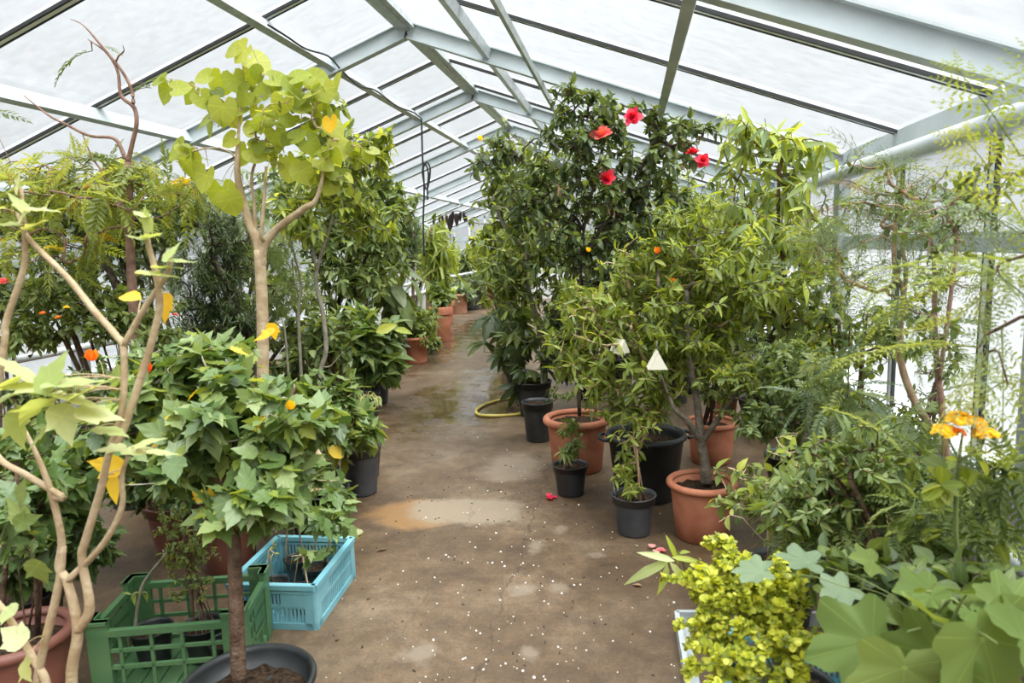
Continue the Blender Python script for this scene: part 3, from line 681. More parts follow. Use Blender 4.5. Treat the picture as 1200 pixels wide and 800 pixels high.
# pipes along the walls
def pipe(name, x, z, r, mat, label, sleeves=()):
    rt = empty(name, (x, Y0, z), label, 'pipe')
    mb = MB(); mb.tube([(x, y, z) for y in np.linspace(Y0, Y1 - .1, 24)], r, 20); mb.build('pipe_run', M[mat], rt, (x, Y0, z))
    for y in sleeves:
        c = MB(); c.tube([(x, y - .09, z), (x, y + .09, z)], r * 1.07, 20); c.build('sleeve', M[mat], rt, (x, Y0, z))
    return rt
pr_ = pipe('ventilation_pipe', 1.46, 2.075, .052, 'pipe', 'thick grey pipe slung under the right hand eave', (2.62, 5.2, 8.6))
for y in TY:
    if y < 0: continue
    h = MB(); h.tube([(1.46 + .058 * math.cos(a), y - .06, 2.075 + .058 * math.sin(a)) for a in np.linspace(0, 2 * PI, 17)], .006, 5, False)
    h.tube([(1.46, y - .06, 2.16), (1.46, y - .03, 2.22), (1.46, y, 2.26)], .009, 6); h.build('hanger', M['galv'], pr_, (1.46, Y0, 2.075))
pipe('heating_pipe', 1.52, .34, .032, 'galv', 'silver heating pipe low along the right wall', (5.0, 5.35, 7.5))
pipe('heating_pipe', -4.35, .95, .03, 'alu', 'white heating pipe behind the shrubs on the left', (5.4, 8.1))
# ------------------------------------------------------------------ daylight
wd = bpy.data.worlds.new('overcast'); scene.world = wd; wd.use_nodes = True; nt = wd.node_tree; nt.nodes.clear()
out = nt.nodes.new('ShaderNodeOutputWorld'); bg = nt.nodes.new('ShaderNodeBackground'); tc = nt.nodes.new('ShaderNodeTexCoord')
sp = nt.nodes.new('ShaderNodeSeparateXYZ'); nt.links.new(tc.outputs['Generated'], sp.inputs[0])
mr = nt.nodes.new('ShaderNodeMapRange'); mr.inputs[1].default_value = 0; mr.inputs[2].default_value = 1; mr.inputs[3].default_value = .50; mr.inputs[4].default_value = 7.0
pw = nt.nodes.new('ShaderNodeMath'); pw.operation = 'POWER'; pw.inputs[1].default_value = 3.0; pw.use_clamp = True
nt.links.new(sp.outputs[2], pw.inputs[0]); nt.links.new(pw.outputs[0], mr.inputs[0])
# brighter towards the veiled sun
SUN = Vector((.42, -.30, .86)).normalized()
dt = nt.nodes.new('ShaderNodeVectorMath'); dt.operation = 'DOT_PRODUCT'; dt.inputs[1].default_value = SUN; nt.links.new(tc.outputs['Generated'], dt.inputs[0])
p2 = nt.nodes.new('ShaderNodeMath'); p2.operation = 'POWER'; p2.inputs[1].default_value = 6; p2.use_clamp = True
mx0 = nt.nodes.new('ShaderNodeMath'); mx0.operation = 'MAXIMUM'; mx0.inputs[1].default_value = 0; nt.links.new(dt.outputs['Value'], mx0.inputs[0]); nt.links.new(mx0.outputs[0], p2.inputs[0])
ad = nt.nodes.new('ShaderNodeMath'); ad.operation = 'MULTIPLY_ADD'; ad.inputs[1].default_value = 5.0; nt.links.new(p2.outputs[0], ad.inputs[0]); nt.links.new(mr.outputs[0], ad.inputs[2])
bg.inputs[0].default_value = (.96, .983, 1, 1); nt.links.new(ad.outputs[0], bg.inputs[1]); nt.links.new(bg.outputs[0], out.inputs[0])
sl = bpy.data.lights.new('veiled_sun', 'SUN'); sl.energy = 3.6; sl.angle = math.radians(38); sl.color = (1, .965, .90)
so = bpy.data.objects.new('veiled_sun', sl); COL.objects.link(so); so.location = (4, 2, 8); so.rotation_euler = SUN.to_track_quat('Z', 'Y').to_euler()
vs = scene.view_settings; vs.view_transform = 'Standard'; vs.look = 'None'; vs.gamma = 1; vs.use_curve_mapping = False; vs.exposure = 0.0
scene.display_settings.display_device = 'sRGB'
cy = scene.cycles
cy.use_denoising = True; cy.max_bounces = 10; cy.diffuse_bounces = 4; cy.glossy_bounces = 3; cy.transmission_bounces = 6; cy.transparent_max_bounces = 16; cy.sample_clamp_indirect = 6
cy.caustics_reflective = False; cy.caustics_refractive = False
# ------------------------------------------------------------------ plants, right of the path
def WP(*pts): return [W(*p) for p in pts]
NUR = lambda d=.25, h=.22, **k: dict(kind='nursery', d=d, h=h, **k)
TERR = lambda d=.3, h=.27, **k: dict(kind='terra', d=d, h=h, **k)

# red flowered camellia in the thick rimmed terracotta pot
b = FL(677, 557, 0, .17)
plant('potted_camellia', 'tall red-flowered shrub in a big thick-rimmed terracotta pot beside the path', 'plant', b,
      blobs=[(690, 150, 5.0, 50, 50, .35, 90), (740, 190, 5.0, 75, 75, .4, 150), (690, 240, 5.0, 70, 70, .4, 130), (765, 270, 5.1, 65, 60, .4, 110), (625, 215, 5.1, 50, 60, .35, 70), (580, 180, 5.2, 28, 28, .2, 26), (790, 145, 5.0, 40, 34, .25, 34), (765, 108, 5.1, 28, 30, .15, 14), (690, 105, 5.0, 40, 25, .25, 24), (690, 320, 5.0, 60, 55, .35, 60)],
      leaves=[leaf('ovate', .068, 'lf_dark', 5, out=.95, droop=.3, tone=(.55, .3)), leaf('ovate', .062, 'lf_mid', 2.5, out=.8, droop=.2, frac=.8), leaf('lance', .07, 'lf_brown', 3, frac=.12, droop=.9)],
      trunks=[(WP((679, 487, 5.02), (677, 400, 5.02), (680, 330, 5.0), (684, 270, 5.0), (700, 200, 5.0), (712, 150, 5.0)), [.016, .014, .012, .010, .007, .004]),
              (WP((682, 300, 5.0), (735, 225, 4.95), (770, 160, 5.0)), [.010, .008, .005]), (WP((684, 265, 5.0), (640, 220, 5.1), (600, 175, 5.2)), [.009, .007, .004])],
      pot=TERR(.48, .40), bark='bark_dark', attach_z=1.1, twig=.0025, seglen=.2, rmax=.012,
      flowers=[('big', 706, 160, 4.75, .14, 'fl_coral'), ('big', 742, 138, 4.75, .12, 'fl_red'), ('big', 712, 210, 4.7, .12, 'fl_red'), ('big', 812, 181, 4.7, .105, 'fl_red'), ('big', 823, 188, 4.7, .095, 'fl_red'),
               ('big', 857, 277, 4.6, .085, 'fl_pink'), ('bud', 563, 165, 5.0, .04, 'fl_yellow'), ('bud', 770, 297, 4.0, .04, 'fl_orange'), ('bud', 789, 333, 3.95, .035, 'fl_orange'), ('bud', 690, 295, 4.6, .035, 'fl_yellow')])
# dark stemmed tree in black pot behind the hose
b = FL(626, 490, 0, .15)
plant('potted_tree', 'tall dark-stemmed shrub in a black pot beside the yellow hose', 'plant', b,
      blobs=[(610, 250, 6.4, 55, 60, .5, 110), (590, 200, 6.5, 32, 45, .3, 40), (650, 300, 6.4, 60, 60, .5, 100), (600, 325, 6.4, 45, 45, .4, 70), (640, 200, 6.5, 40, 50, .4, 50), (655, 380, 6.4, 50, 40, .4, 60)],
      leaves=[leaf('ellip', .09, 'lf_mid', 5, tone=(.5, .25)), leaf('ellip', .085, 'lf_fresh', 3, tone=(.4, .25)), leaf('ellip', .085, 'lf_dark', 2)],
      trunks=[(WP((638, 460, 6.45), (637, 410, 6.45), (632, 382, 6.45), (622, 350, 6.45), (616, 320, 6.4), (616, 285, 6.4), (610, 250, 6.4)), [.038, .034, .03, .026, .02, .014, .008]),
              (WP((616, 290, 6.4), (602, 278, 6.4), (588, 258, 6.4), (578, 230, 6.4)), [.014, .013, .010, .006]), (WP((637, 415, 6.45), (655, 360, 6.4), (668, 300, 6.4)), [.02, .015, .008])],
      pot=NUR(.36, .34), bark='bark_grey', attach_z=1.0, twig=.003, rmax=.02)
# umbrella leaved plant drooping over the hose
b = FL(606, 462, 0, .13)
plant('potted_umbrella_plant', 'low plant with drooping finger-like leaves hanging over the yellow hose', 'plant', b,
      blobs=[(600, 375, 6.9, 28, 25, .2, 12), (590, 405, 6.7, 25, 18, .2, 10), (612, 400, 6.6, 16, 25, .2, 6), (605, 430, 6.6, 20, 16, .2, 6)],
      leaves=[leaf('palm7', .34, 'lf_dark', 1, u0=.7, droop=.6, up=.9, tone=(.65, .25)), leaf('palm7', .24, 'lf_mid', 1, u0=.8, droop=.1, frac=.6)], stems=4, pot=NUR(.26, .24), bark='twig_green', twig=.004)
# row of small black pots
b = FL(631, 520, 0, .125)
plant('potted_sapling', 'low small-leaved seedling in a black pot left of the big terracotta pot', 'plant', b, blobs=[(655, 458, 5.5, 18, 16, .1, 14), (668, 462, 5.4, 12, 10, .08, 8)],
      leaves=[leaf('small', .035, 'lf_mid', 6)], stems=3, pot=NUR(.27, .34), twig=.0015, bark='twig_green')
b = FL(669, 585, 0, .11)
plant('potted_seedling', 'open-leaved seedling in a small black pot in front of the thick-rimmed terracotta pot', 'plant', b,
      blobs=[(668, 500, 4.3, 16, 10, .06, 6), (678, 522, 4.3, 17, 8, .06, 6), (660, 528, 4.3, 13, 6, .06, 4)], leaves=[leaf('palm5', .085, 'lf_mid', 3, u0=.6, tone=(.55, .2)), leaf('small', .05, 'lf_soft', 3, u0=.5)],
      stems=3, pot=NUR(.235, .205), twig=.0018, bark='bark_tan', tip_min=.5)
b = FL(743, 633, 0, .115)
plant('potted_seedling', 'leggy seedling in a small black pot with a white tag beside the large black tub', 'plant', b,
      blobs=[(738, 520, 3.75, 24, 34, .08, 16), (752, 500, 3.75, 20, 22, .08, 10), (742, 572, 3.7, 22, 10, .08, 12), (725, 545, 3.7, 10, 20, .06, 6)], leaves=[leaf('ellip', .05, 'lf_fresh', 5, u0=.3, tone=(.35, .2))],
      stems=3, pot=NUR(.25, .23, mat='grey_pot', tagged=2.9), twig=.0016, bark='bark_tan')
# big black tub with a pale twigged shrub
b = FL(757, 597, 0, .25)
plant('potted_shrub', 'sprawling pale-twigged shrub in a large black tub with grips', 'plant', b,
      blobs=[(760, 330, 4.3, 62, 52, .35, 110), (700, 370, 4.2, 55, 38, .35, 80), (820, 330, 4.3, 60, 50, .35, 90), (760, 410, 4.1, 75, 38, .35, 110), (690, 440, 4.1, 38, 25, .25, 36), (745, 470, 4.0, 55, 28, .2, 60), (810, 400, 4.2, 45, 35, .3, 60), (845, 370, 4.2, 35, 40, .25, 40), (670, 345, 4.3, 25, 18, .2, 14), (672, 425, 4.1, 26, 12, .15, 14), (735, 540, 3.95, 18, 25, .08, 6)],
      leaves=[leaf('lance', .066, 'lf_fresh', 8, u0=.3, rosette=1.5, wid=1.5, droop=.1, up=.7, tone=(.42, .25)), leaf('lance', .06, 'lf_mid', 3, wid=1.5)],
      trunks=[(WP((760, 500, 4.3), (752, 440, 4.25), (745, 380, 4.25), (735, 320, 4.3)), [.013, .011, .009, .006]), (WP((770, 500, 4.3), (780, 440, 4.2), (800, 380, 4.25), (810, 330, 4.3)), [.012, .010, .008, .005]),
              (WP((755, 498, 4.25), (725, 450, 4.15), (695, 425, 4.1)), [.009, .007, .004]), (WP((765, 500, 4.2), (768, 455, 4.1), (745, 405, 4.05), (705, 385, 4.1)), [.008, .007, .006, .003])],
      pot=dict(kind='tub', d=.52, h=.43, rot=.2), bark='bark_pale', twig=.0031, rmax=.012, wob=.24, attach_z=.5, seglen=.16)
# gnarled tree in terracotta
b = FL(822, 642, 0, .17)
plant('potted_tree', 'small gnarled grey-trunked tree in a terracotta pot right of the black tub', 'plant', b,
      blobs=[(850, 320, 3.9, 50, 55, .3, 60), (800, 270, 4.1, 55, 50, .3, 70), (860, 440, 3.8, 35, 30, .25, 40), (790, 380, 3.9, 35, 45, .25, 40)], leaves=[leaf('ellip', .06, 'lf_fresh', 9, wid=.9, tone=(.5, .25)), leaf('ellip', .06, 'lf_mid', 4)],
      trunks=[(WP((828, 566, 3.82), (826, 545, 3.82), (822, 520, 3.82), (819, 490, 3.82), (812, 440, 3.85), (806, 400, 3.9), (805, 340, 3.95)), [.034, .030, .026, .022, .018, .012, .007]),
              (WP((820, 515, 3.82), (805, 492, 3.8), (790, 478, 3.82), (775, 440, 3.85)), [.019, .016, .012, .006]), (WP((822, 518, 3.82), (848, 482, 3.8), (868, 455, 3.8), (890, 420, 3.8)), [.017, .014, .011, .006])],
      pot=TERR(.38, .33), bark='bark_olive', attach_z=.75, twig=.0022, rmax=.015)
b = FL(833, 548, 0, .16)
plant('potted_shrub', 'dense dark shrub in a terracotta pot behind the gnarled tree', 'plant', b, blobs=[(850, 420, 5.0, 45, 50, .3, 70), (870, 350, 5.1, 35, 45, .3, 45)], leaves=[leaf('ellip', .07, 'lf_mid', 9), leaf('ellip', .07, 'lf_dark', 4)],
      stems=4, pot=TERR(.38, .32), attach_z=.4, bark='bark_dark')
b = FL(845, 505, 0, .14)
plant('potted_shrub', 'bushy shrub in a smaller terracotta pot, third row from the path', 'plant', b, blobs=[(855, 350, 6.2, 40, 50, .35, 60), (820, 400, 6.1, 30, 35, .3, 35)], leaves=[leaf('ellip', .08, 'lf_dark', 8)], stems=4, pot=TERR(.30, .30), bark='bark_dark')
b = FL(690, 470, 0, .15)
plant('potted_shrub', 'dark bushy shrub in a black pot deep behind the red-flowered shrub', 'plant', b, blobs=[(690, 380, 6.6, 50, 45, .4, 90), (730, 320, 6.7, 55, 55, .4, 90), (660, 420, 6.3, 30, 28, .3, 40)], leaves=[leaf('ellip', .10, 'lf_dark', 9, tone=(.4, .25))], stems=5, pot=NUR(.34, .30), bark='bark_dark')
b = FL(790, 475, 0, .15)
plant('potted_shrub', 'full green shrub in a black pot behind the large black tub', 'plant', b, blobs=[(790, 330, 6.4, 55, 55, .4, 90), (800, 240, 6.5, 50, 50, .4, 70), (760, 420, 6.2, 40, 30, .3, 40)], leaves=[leaf('ellip', .09, 'lf_mid', 9)], stems=5, pot=NUR(.34, .30), bark='bark_dark')
# willow leaved pale tree
b = np.array([1.02, 4.45, 0])
plant('potted_tree', 'tall slim tree with long drooping pale leaves, rising above the grey pipe', 'plant', b,
      blobs=[(880, 250, 4.4, 55, 55, .3, 56), (915, 175, 4.4, 48, 45, .25, 36), (865, 180, 4.5, 34, 45, .2, 20), (850, 310, 4.3, 42, 40, .25, 44), (930, 270, 4.4, 40, 45, .25, 40), (905, 340, 4.3, 45, 35, .3, 40), (940, 380, 4.3, 35, 30, .25, 24), (880, 130, 4.5, 24, 18, .1, 8), (905, 150, 4.45, 65, 25, .15, 14), (950, 145, 4.4, 26, 24, .1, 10)],
      leaves=[leaf('lance', .125, 'lf_soft', 3.2, u0=.2, droop=.8, out=.8, up=.5, wid=1.15, tone=(.65, .28)), leaf('lance', .12, 'lf_lime', 2, droop=.6, wid=1.15, tone=(.4, .25))],
      trunks=[(WP((935, 560, 4.45), (932, 470, 4.42), (925, 400, 4.4), (920, 330, 4.4), (912, 250, 4.4), (915, 180, 4.4)), [.02, .018, .016, .013, .009, .005]), (WP((925, 395, 4.4), (900, 355, 4.35), (880, 300, 4.35), (872, 220, 4.4)), [.013, .011, .008, .004])],
      pot=NUR(.32, .28), bark='bark', attach_z=1.0, twig=.002, rmax=.01)
# feathery trees by the right wall
b = np.array([1.22, 3.05, 0])
plant('potted_feathery_tree', 'bent brown-stemmed feathery tree leaning beside the right glass wall', 'plant', b,
      blobs=[(1030, 240, 3.2, 60, 50, .25, 28), (1070, 215, 3.2, 60, 40, .25, 20), (975, 270, 3.3, 45, 40, .25, 22), (1000, 325, 3.2, 50, 25, .25, 14), (1110, 255, 3.1, 50, 40, .2, 14), (1000, 195, 3.3, 25, 16, .15, 6), (1090, 340, 3.0, 40, 25, .2, 10)],
      leaves=[leaf('grev', .16, 'lf_grey', 1, u0=.5, droop=.2, out=.8, tone=(.6, .25)), leaf('grev', .15, 'lf_fresh', 1, u0=.5, droop=.1, frac=.5), leaf('small', .04, 'lf_mid', 3), leaf('grev', .15, 'lf_brown', 1, frac=.15)],
      trunks=[(WP((1130, 575, 3.0), (1100, 515, 3.05), (1072, 470, 3.1), (1056, 425, 3.15), (1055, 380, 3.15), (1059, 345, 3.15), (1048, 310, 3.15), (1049, 260, 3.15)), [.019, .017, .015, .014, .013, .011, .008, .005]),
              (WP((1057, 360, 3.15), (1062, 320, 3.15), (1058, 285, 3.15), (1075, 240, 3.15)), [.010, .008, .007, .004])], pot=NUR(.34, .28), bark='bark_tan', attach_z=1.45, twig=.002, rmax=.009)
b = np.array([1.30, 2.62, 0])
plant('potted_feathery_tree', 'upright feathery tree with slim dark stems at the right wall', 'plant', b,
      blobs=[(1110, 300, 2.75, 45, 50, .2, 18), (1150, 220, 2.7, 50, 50, .15, 18), (1090, 380, 2.7, 45, 40, .2, 14)],
      leaves=[leaf('grev', .15, 'lf_soft', 1, u0=.4, droop=.2, tone=(.5, .25)), leaf('small', .04, 'lf_mid', 7)],
      trunks=[(WP((1112, 600, 2.7), (1108, 520, 2.7), (1103, 470, 2.72), (1096, 400, 2.75), (1095, 320, 2.75), (1092, 280, 2.75)), [.014, .013, .011, .010, .008, .004]), (WP((1100, 450, 2.72), (1115, 340, 2.72), (1122, 280, 2.72)), [.008, .007, .004])],
      pot=NUR(.28, .26), bark='bark_red', attach_z=1.15, twig=.0017, rmax=.007)
# near fronds reaching in from the right
b = np.array([1.18, 1.75, 0])
plant('potted_jacaranda', 'fine-fronded young tree with light green fronds nearest the right wall', 'plant', b,
      blobs=[(1190, 275, 1.75, 50, 40, .12, 3), (1150, 320, 1.75, 60, 20, .12, 3), (1195, 395, 1.7, 55, 40, .12, 3), (1130, 420, 1.75, 45, 25, .12, 2), (1185, 185, 1.75, 35, 20, .1, 2), (1260, 330, 1.7, 50, 90, .15, 6)],
      leaves=[leaf('bipinn', .24, 'lf_fresh', 1, u0=.6, droop=.1, out=.95, up=1., tone=(.75, .2)), leaf('bipinn', .20, 'lf_soft', 1, u0=.6, droop=.15, out=.9, up=1., tone=(.7, .2))],
      trunks=[(WP((1290, 700, 1.75), (1270, 560, 1.75), (1255, 430, 1.75), (1245, 300, 1.75), (1235, 190, 1.75)), [.013, .012, .010, .008, .004])], pot=NUR(.3, .26), bark='bark', attach_z=.9, twig=.002, rmax=.006, seglen=.12)
# orange-yellow kalanchoe
b = np.array([.90, 1.78, 0])
plant('potted_flowering_succulent', 'orange-yellow flower head on a leafy stem at the right wall', 'plant', b, blobs=[(1125, 560, 1.66, 35, 30, .08, 10), (1140, 535, 1.65, 25, 12, .06, 8)],
      leaves=[leaf('round', .05, 'lf_fresh', 4, wid=.8)], trunks=[(WP((1130, 720, 1.72), (1120, 620, 1.68), (1124, 540, 1.65), (1128, 508, 1.63)), [.0055, .005, .004, .003]), (WP((1124, 540, 1.65), (1112, 515, 1.63)), [.004, .003]), (WP((1124, 540, 1.65), (1148, 525, 1.63), (1153, 515, 1.62)), [.004, .003, .003])], pot=NUR(.24, .22), bark='twig_green', twig=.002,
      flowers=[('heads', 1107, 506, 1.62, .021, 44, 'fl_yellow', .0125), ('heads', 1124, 492, 1.62, .022, 46, 'fl_yellow', .0125), ('heads', 1140, 496, 1.63, .020, 36, 'fl_yellow', .0125), ('heads', 1155, 509, 1.61, .020, 40, 'fl_yellow', .0125), ('heads', 1122, 508, 1.60, .012, 20, 'fl_orange', .010)])
# mid-height fillers on the right
b = np.array([.92, 3.75, 0])
plant('potted_shrub', 'grey-green small-leaved bush behind the twiggy yellow-leaved plant', 'plant', b, blobs=[(920, 440, 3.7, 55, 45, .3, 120), (960, 480, 3.6, 45, 35, .3, 80), (890, 490, 3.6, 35, 30, .25, 50)],
      leaves=[leaf('small', .042, 'lf_soft', 13, tone=(.5, .28)), leaf('small', .04, 'lf_mid', 5)], stems=6, pot=NUR(.34, .28), bark='twig_green', twig=.0016)
b = np.array([1.05, 3.2, 0])
plant('potted_fern', 'arching ferny plant with fine pale fronds below the bent tree', 'plant', b, blobs=[(985, 470, 3.1, 50, 30, .25, 14), (1030, 500, 3.0, 55, 40, .25, 16), (960, 430, 3.2, 40, 25, .2, 10)],
      leaves=[leaf('fern', .24, 'lf_grey', 1, u0=.5, droop=.35, out=.8, tone=(.6, .25)), leaf('pinn', .14, 'lf_soft', 2, u0=.3, droop=.3, tone=(.5, .3)), leaf('small', .035, 'lf_fresh', 6)], stems=6, pot=NUR(.32, .28), bark='twig_green')
b = np.array([.66, 2.95, 0])
plant('potted_twiggy_plant', 'sparse twiggy plant with a few yellow-green leaves in a black pot', 'plant', b, blobs=[(905, 560, 2.85, 60, 35, .2, 36), (860, 590, 2.75, 40, 30, .15, 24), (950, 540, 2.85, 55, 30, .2, 30), (925, 620, 2.7, 40, 20, .15, 20)],
      leaves=[leaf('ovate', .055, 'lf_fresh', 2, frac=.8, tone=(.5, .25)), leaf('small', .03, 'lf_mid', 6)], stems=5, pot=NUR(.3, .26), bark='bark_pale', twig=.0016, wob=.25, bigtpl='ovate',
      big=[(868, 545, 2.8, .065, 20, .6, 'lf_lime'), (927, 548, 2.8, .075, 15, .7, 'lf_lime'), (930, 520, 2.8, .06, 30, .6, 'lf_lime'), (970, 560, 2.8, .07, -10, .7, 'lf_lime'), (915, 528, 2.85, .05, 80, .6, 'lf_lime'), (880, 575, 2.7, .05, -30, .6, 'lf_lime')])
b = np.array([.98, 2.62, 0])
plant('potted_fern', 'dense feathery green plant filling the middle of the right bench', 'plant', b, blobs=[(1010, 580, 2.45, 65, 35, .2, 22), (1070, 560, 2.45, 60, 40, .2, 20), (960, 610, 2.4, 45, 30, .2, 14)],
      leaves=[leaf('pinn', .15, 'lf_mid', 3, u0=.2, droop=.3, tone=(.5, .3)), leaf('ovate', .055, 'lf_mid', 4, tone=(.5, .3)), leaf('fern', .24, 'lf_fresh', 1, u0=.5, frac=.5, droop=.4, tone=(.4, .2))], stems=7, pot=NUR(.32, .27), bark='twig_green')
b = np.array([1.12, 2.0, 0])
plant('potted_fern', 'soft fern-leaved plant below the yellow flower head', 'plant', b, blobs=[(1130, 610, 1.85, 65, 35, .15, 18), (1170, 560, 1.85, 40, 40, .15, 12), (1080, 630, 1.85, 40, 25, .12, 12)],
      leaves=[leaf('pinn', .12, 'lf_mid', 3, u0=.2, droop=.25, tone=(.5, .3)), leaf('ovate', .05, 'lf_fresh', 2)], stems=6, pot=NUR(.28, .24), bark='twig_green')
# golden creeper spilling over the blue crate
b = np.array([.50, 2.02, .13])
plant('golden_creeper', 'mound of golden yellow round-leaved creeper spilling over a blue crate', 'plant', b,
      blobs=[(845, 690, 1.95, 50, 45, .12, 130), (900, 720, 1.85, 50, 45, .12, 130), (825, 740, 1.85, 32, 45, .08, 90), (880, 785, 1.72, 65, 40, .08, 150), (930, 760, 1.75, 35, 40, .08, 70), (850, 650, 2.0, 25, 25, .1, 50), (920, 680, 1.9, 36, 28, .1, 80), (880, 700, 1.9, 60, 40, .12, 120)],
      leaves=[leaf('round', .019, 'lf_gold', 14, wid=1.0, up=.9, droop=.1, tone=(.5, .32), u0=.0), leaf('round', .015, 'lf_fresh', 8, wid=1.0, u0=0, up=.85, droop=.1)], stems=8, pot=NUR(.22, .18), bark='twig_green', twig=.0012, sag=.25, attach_z=.1)
b = np.array([.36, 2.25, .13])
plant('potted_sapling', 'young plant whose pale finger-shaped leaf reaches over the path from the golden creeper', 'plant', b, blobs=[(800, 650, 2.1, 10, 6, .04, 3)], leaves=[leaf('ovate', .04, 'lf_fresh', 2)], stems=2, pot=NUR(.14, .13), bark='twig_green', bigtpl='lance', bigpet=False,
      big=[(760, 667, 2.05, .155, 252, .8, 'lf_pale'), (771, 652, 2.06, .12, 285, .7, 'lf_pale'), (779, 680, 2.04, .125, 188, .85, 'lf_pale'), (797, 672, 2.05, .11, 140, .75, 'lf_pale'), (804, 655, 2.07, .10, 95, .6, 'lf_lime'), (788, 643, 2.1, .09, 340, .5, 'lf_lime')])
# big lobed leaves bottom right
b = np.array([.86, 1.42, .13])
plant('potted_mallow', 'large scalloped green leaves of a plant at the near right corner', 'plant', b, blobs=[(1120, 700, 1.4, 40, 20, .1, 6)], leaves=[leaf('lobed', .09, 'lf_mallow', 2, u0=.5)], stems=3, pot=NUR(.26, .22), bark='twig_green', twig=.003, bigtpl='lobed', bigmat='lf_mallow',
      big=[(1005, 755, 1.38, .22, 250, .45), (1090, 785, 1.25, .22, 200, .4), (1165, 770, 1.2, .24, 160, .35), (1085, 690, 1.5, .13, 290, .45), (1150, 715, 1.45, .14, 30, .45), (1190, 712, 1.35, .15, 80, .45), (1215, 745, 1.2, .18, 90, .45), (1130, 745, 1.35, .15, 60, .3), (1060, 800, 1.25, .2, 190, .3),
           (940, 655, 1.75, .13, 285, .3, 'lf_grey'), (885, 668, 1.75, .12, 265, .25, 'lf_grey'), (985, 690, 1.65, .11, 270, .35, 'lf_grey'), (1060, 735, 1.5, .13, 320, .45), (1020, 655, 1.7, .10, 300, .4)])
b = np.array([1.22, 1.5, 0])
plant('potted_shrub', 'dark leafy bush low against the near right wall', 'plant', b, blobs=[(1150, 690, 1.6, 70, 45, .15, 60), (1060, 700, 1.7, 50, 40, .15, 40), (1000, 670, 1.8, 50, 30, .12, 36)], leaves=[leaf('ovate', .055, 'lf_mid', 8, tone=(.4, .25)), leaf('small', .04, 'lf_dark', 5)], stems=6, pot=NUR(.3, .24), bark='bark_dark')
# the far right rows
far_r = [(FL(600, 436, 0, .2), 8.3, [(600, 300, 8.4, 40, 50), (630, 250, 8.5, 40, 60), (590, 380, 8.3, 20, 25)], 'fresh green leafy shrub in a black pot beyond the yellow hose', 'lf_fresh', 'ellip', .10),
         (FL(600, 405, 0, .5), 10.2, [(580, 290, 10.2, 32, 45), (610, 230, 10.3, 40, 50), (590, 350, 10.2, 22, 22)], 'bright green broadleaf shrub far down the right of the path', 'lf_fresh', 'ovate', .12),
         (FL(592, 385, 0, .6), 12.4, [(572, 285, 12.5, 26, 40), (600, 330, 12.4, 20, 25), (620, 270, 12.6, 40, 50)], 'pale green shrub where the path narrows on the right', 'lf_lime', 'ellip', .12),
         (FL(588, 372, 0, .5), 15.0, [(584, 300, 15., 20, 32), (604, 280, 15., 25, 35), (575, 275, 15.2, 12, 20)], 'light green leafy shrub near the far end on the right', 'lf_fresh', 'ovate', .14),
         (np.array([-.1, 8.0, 0]), 8.0, [(700, 300, 8.0, 50, 60), (740, 260, 8.1, 50, 60), (680, 380, 8.0, 40, 40)], 'dark green mass of a shrub behind the dark-stemmed tree', 'lf_mid', 'ellip', .11),
         (np.array([.7, 7.6, 0]), 7.6, [(800, 290, 7.6, 50, 55), (850, 300, 7.6, 45, 60), (790, 380, 7.4, 40, 35)], 'tall leafy shrub behind the pale drooping-leaved tree', 'lf_mid', 'ellip', .10),
         (np.array([1.1, 5.9, 0]), 5.9, [(930, 300, 5.9, 45, 55), (900, 370, 5.8, 45, 45), (960, 400, 5.7, 40, 40)], 'leafy shrub against the right glass wall behind the slim tree', 'lf_mid', 'ellip', .08)]
for b, Y, bl, lab, mt, kd, L in far_r:
    plant('potted_shrub', lab, 'plant', b, blobs=[(*q, .5, 60 if q[3] > 30 else 30) for q in bl], leaves=[leaf(kd, L, mt, 9, tone=(.45, .27)), leaf(kd, L, 'lf_mid', 4)], stems=5, pot=NUR(.36, .32), bark='bark_dark', twig=.004)

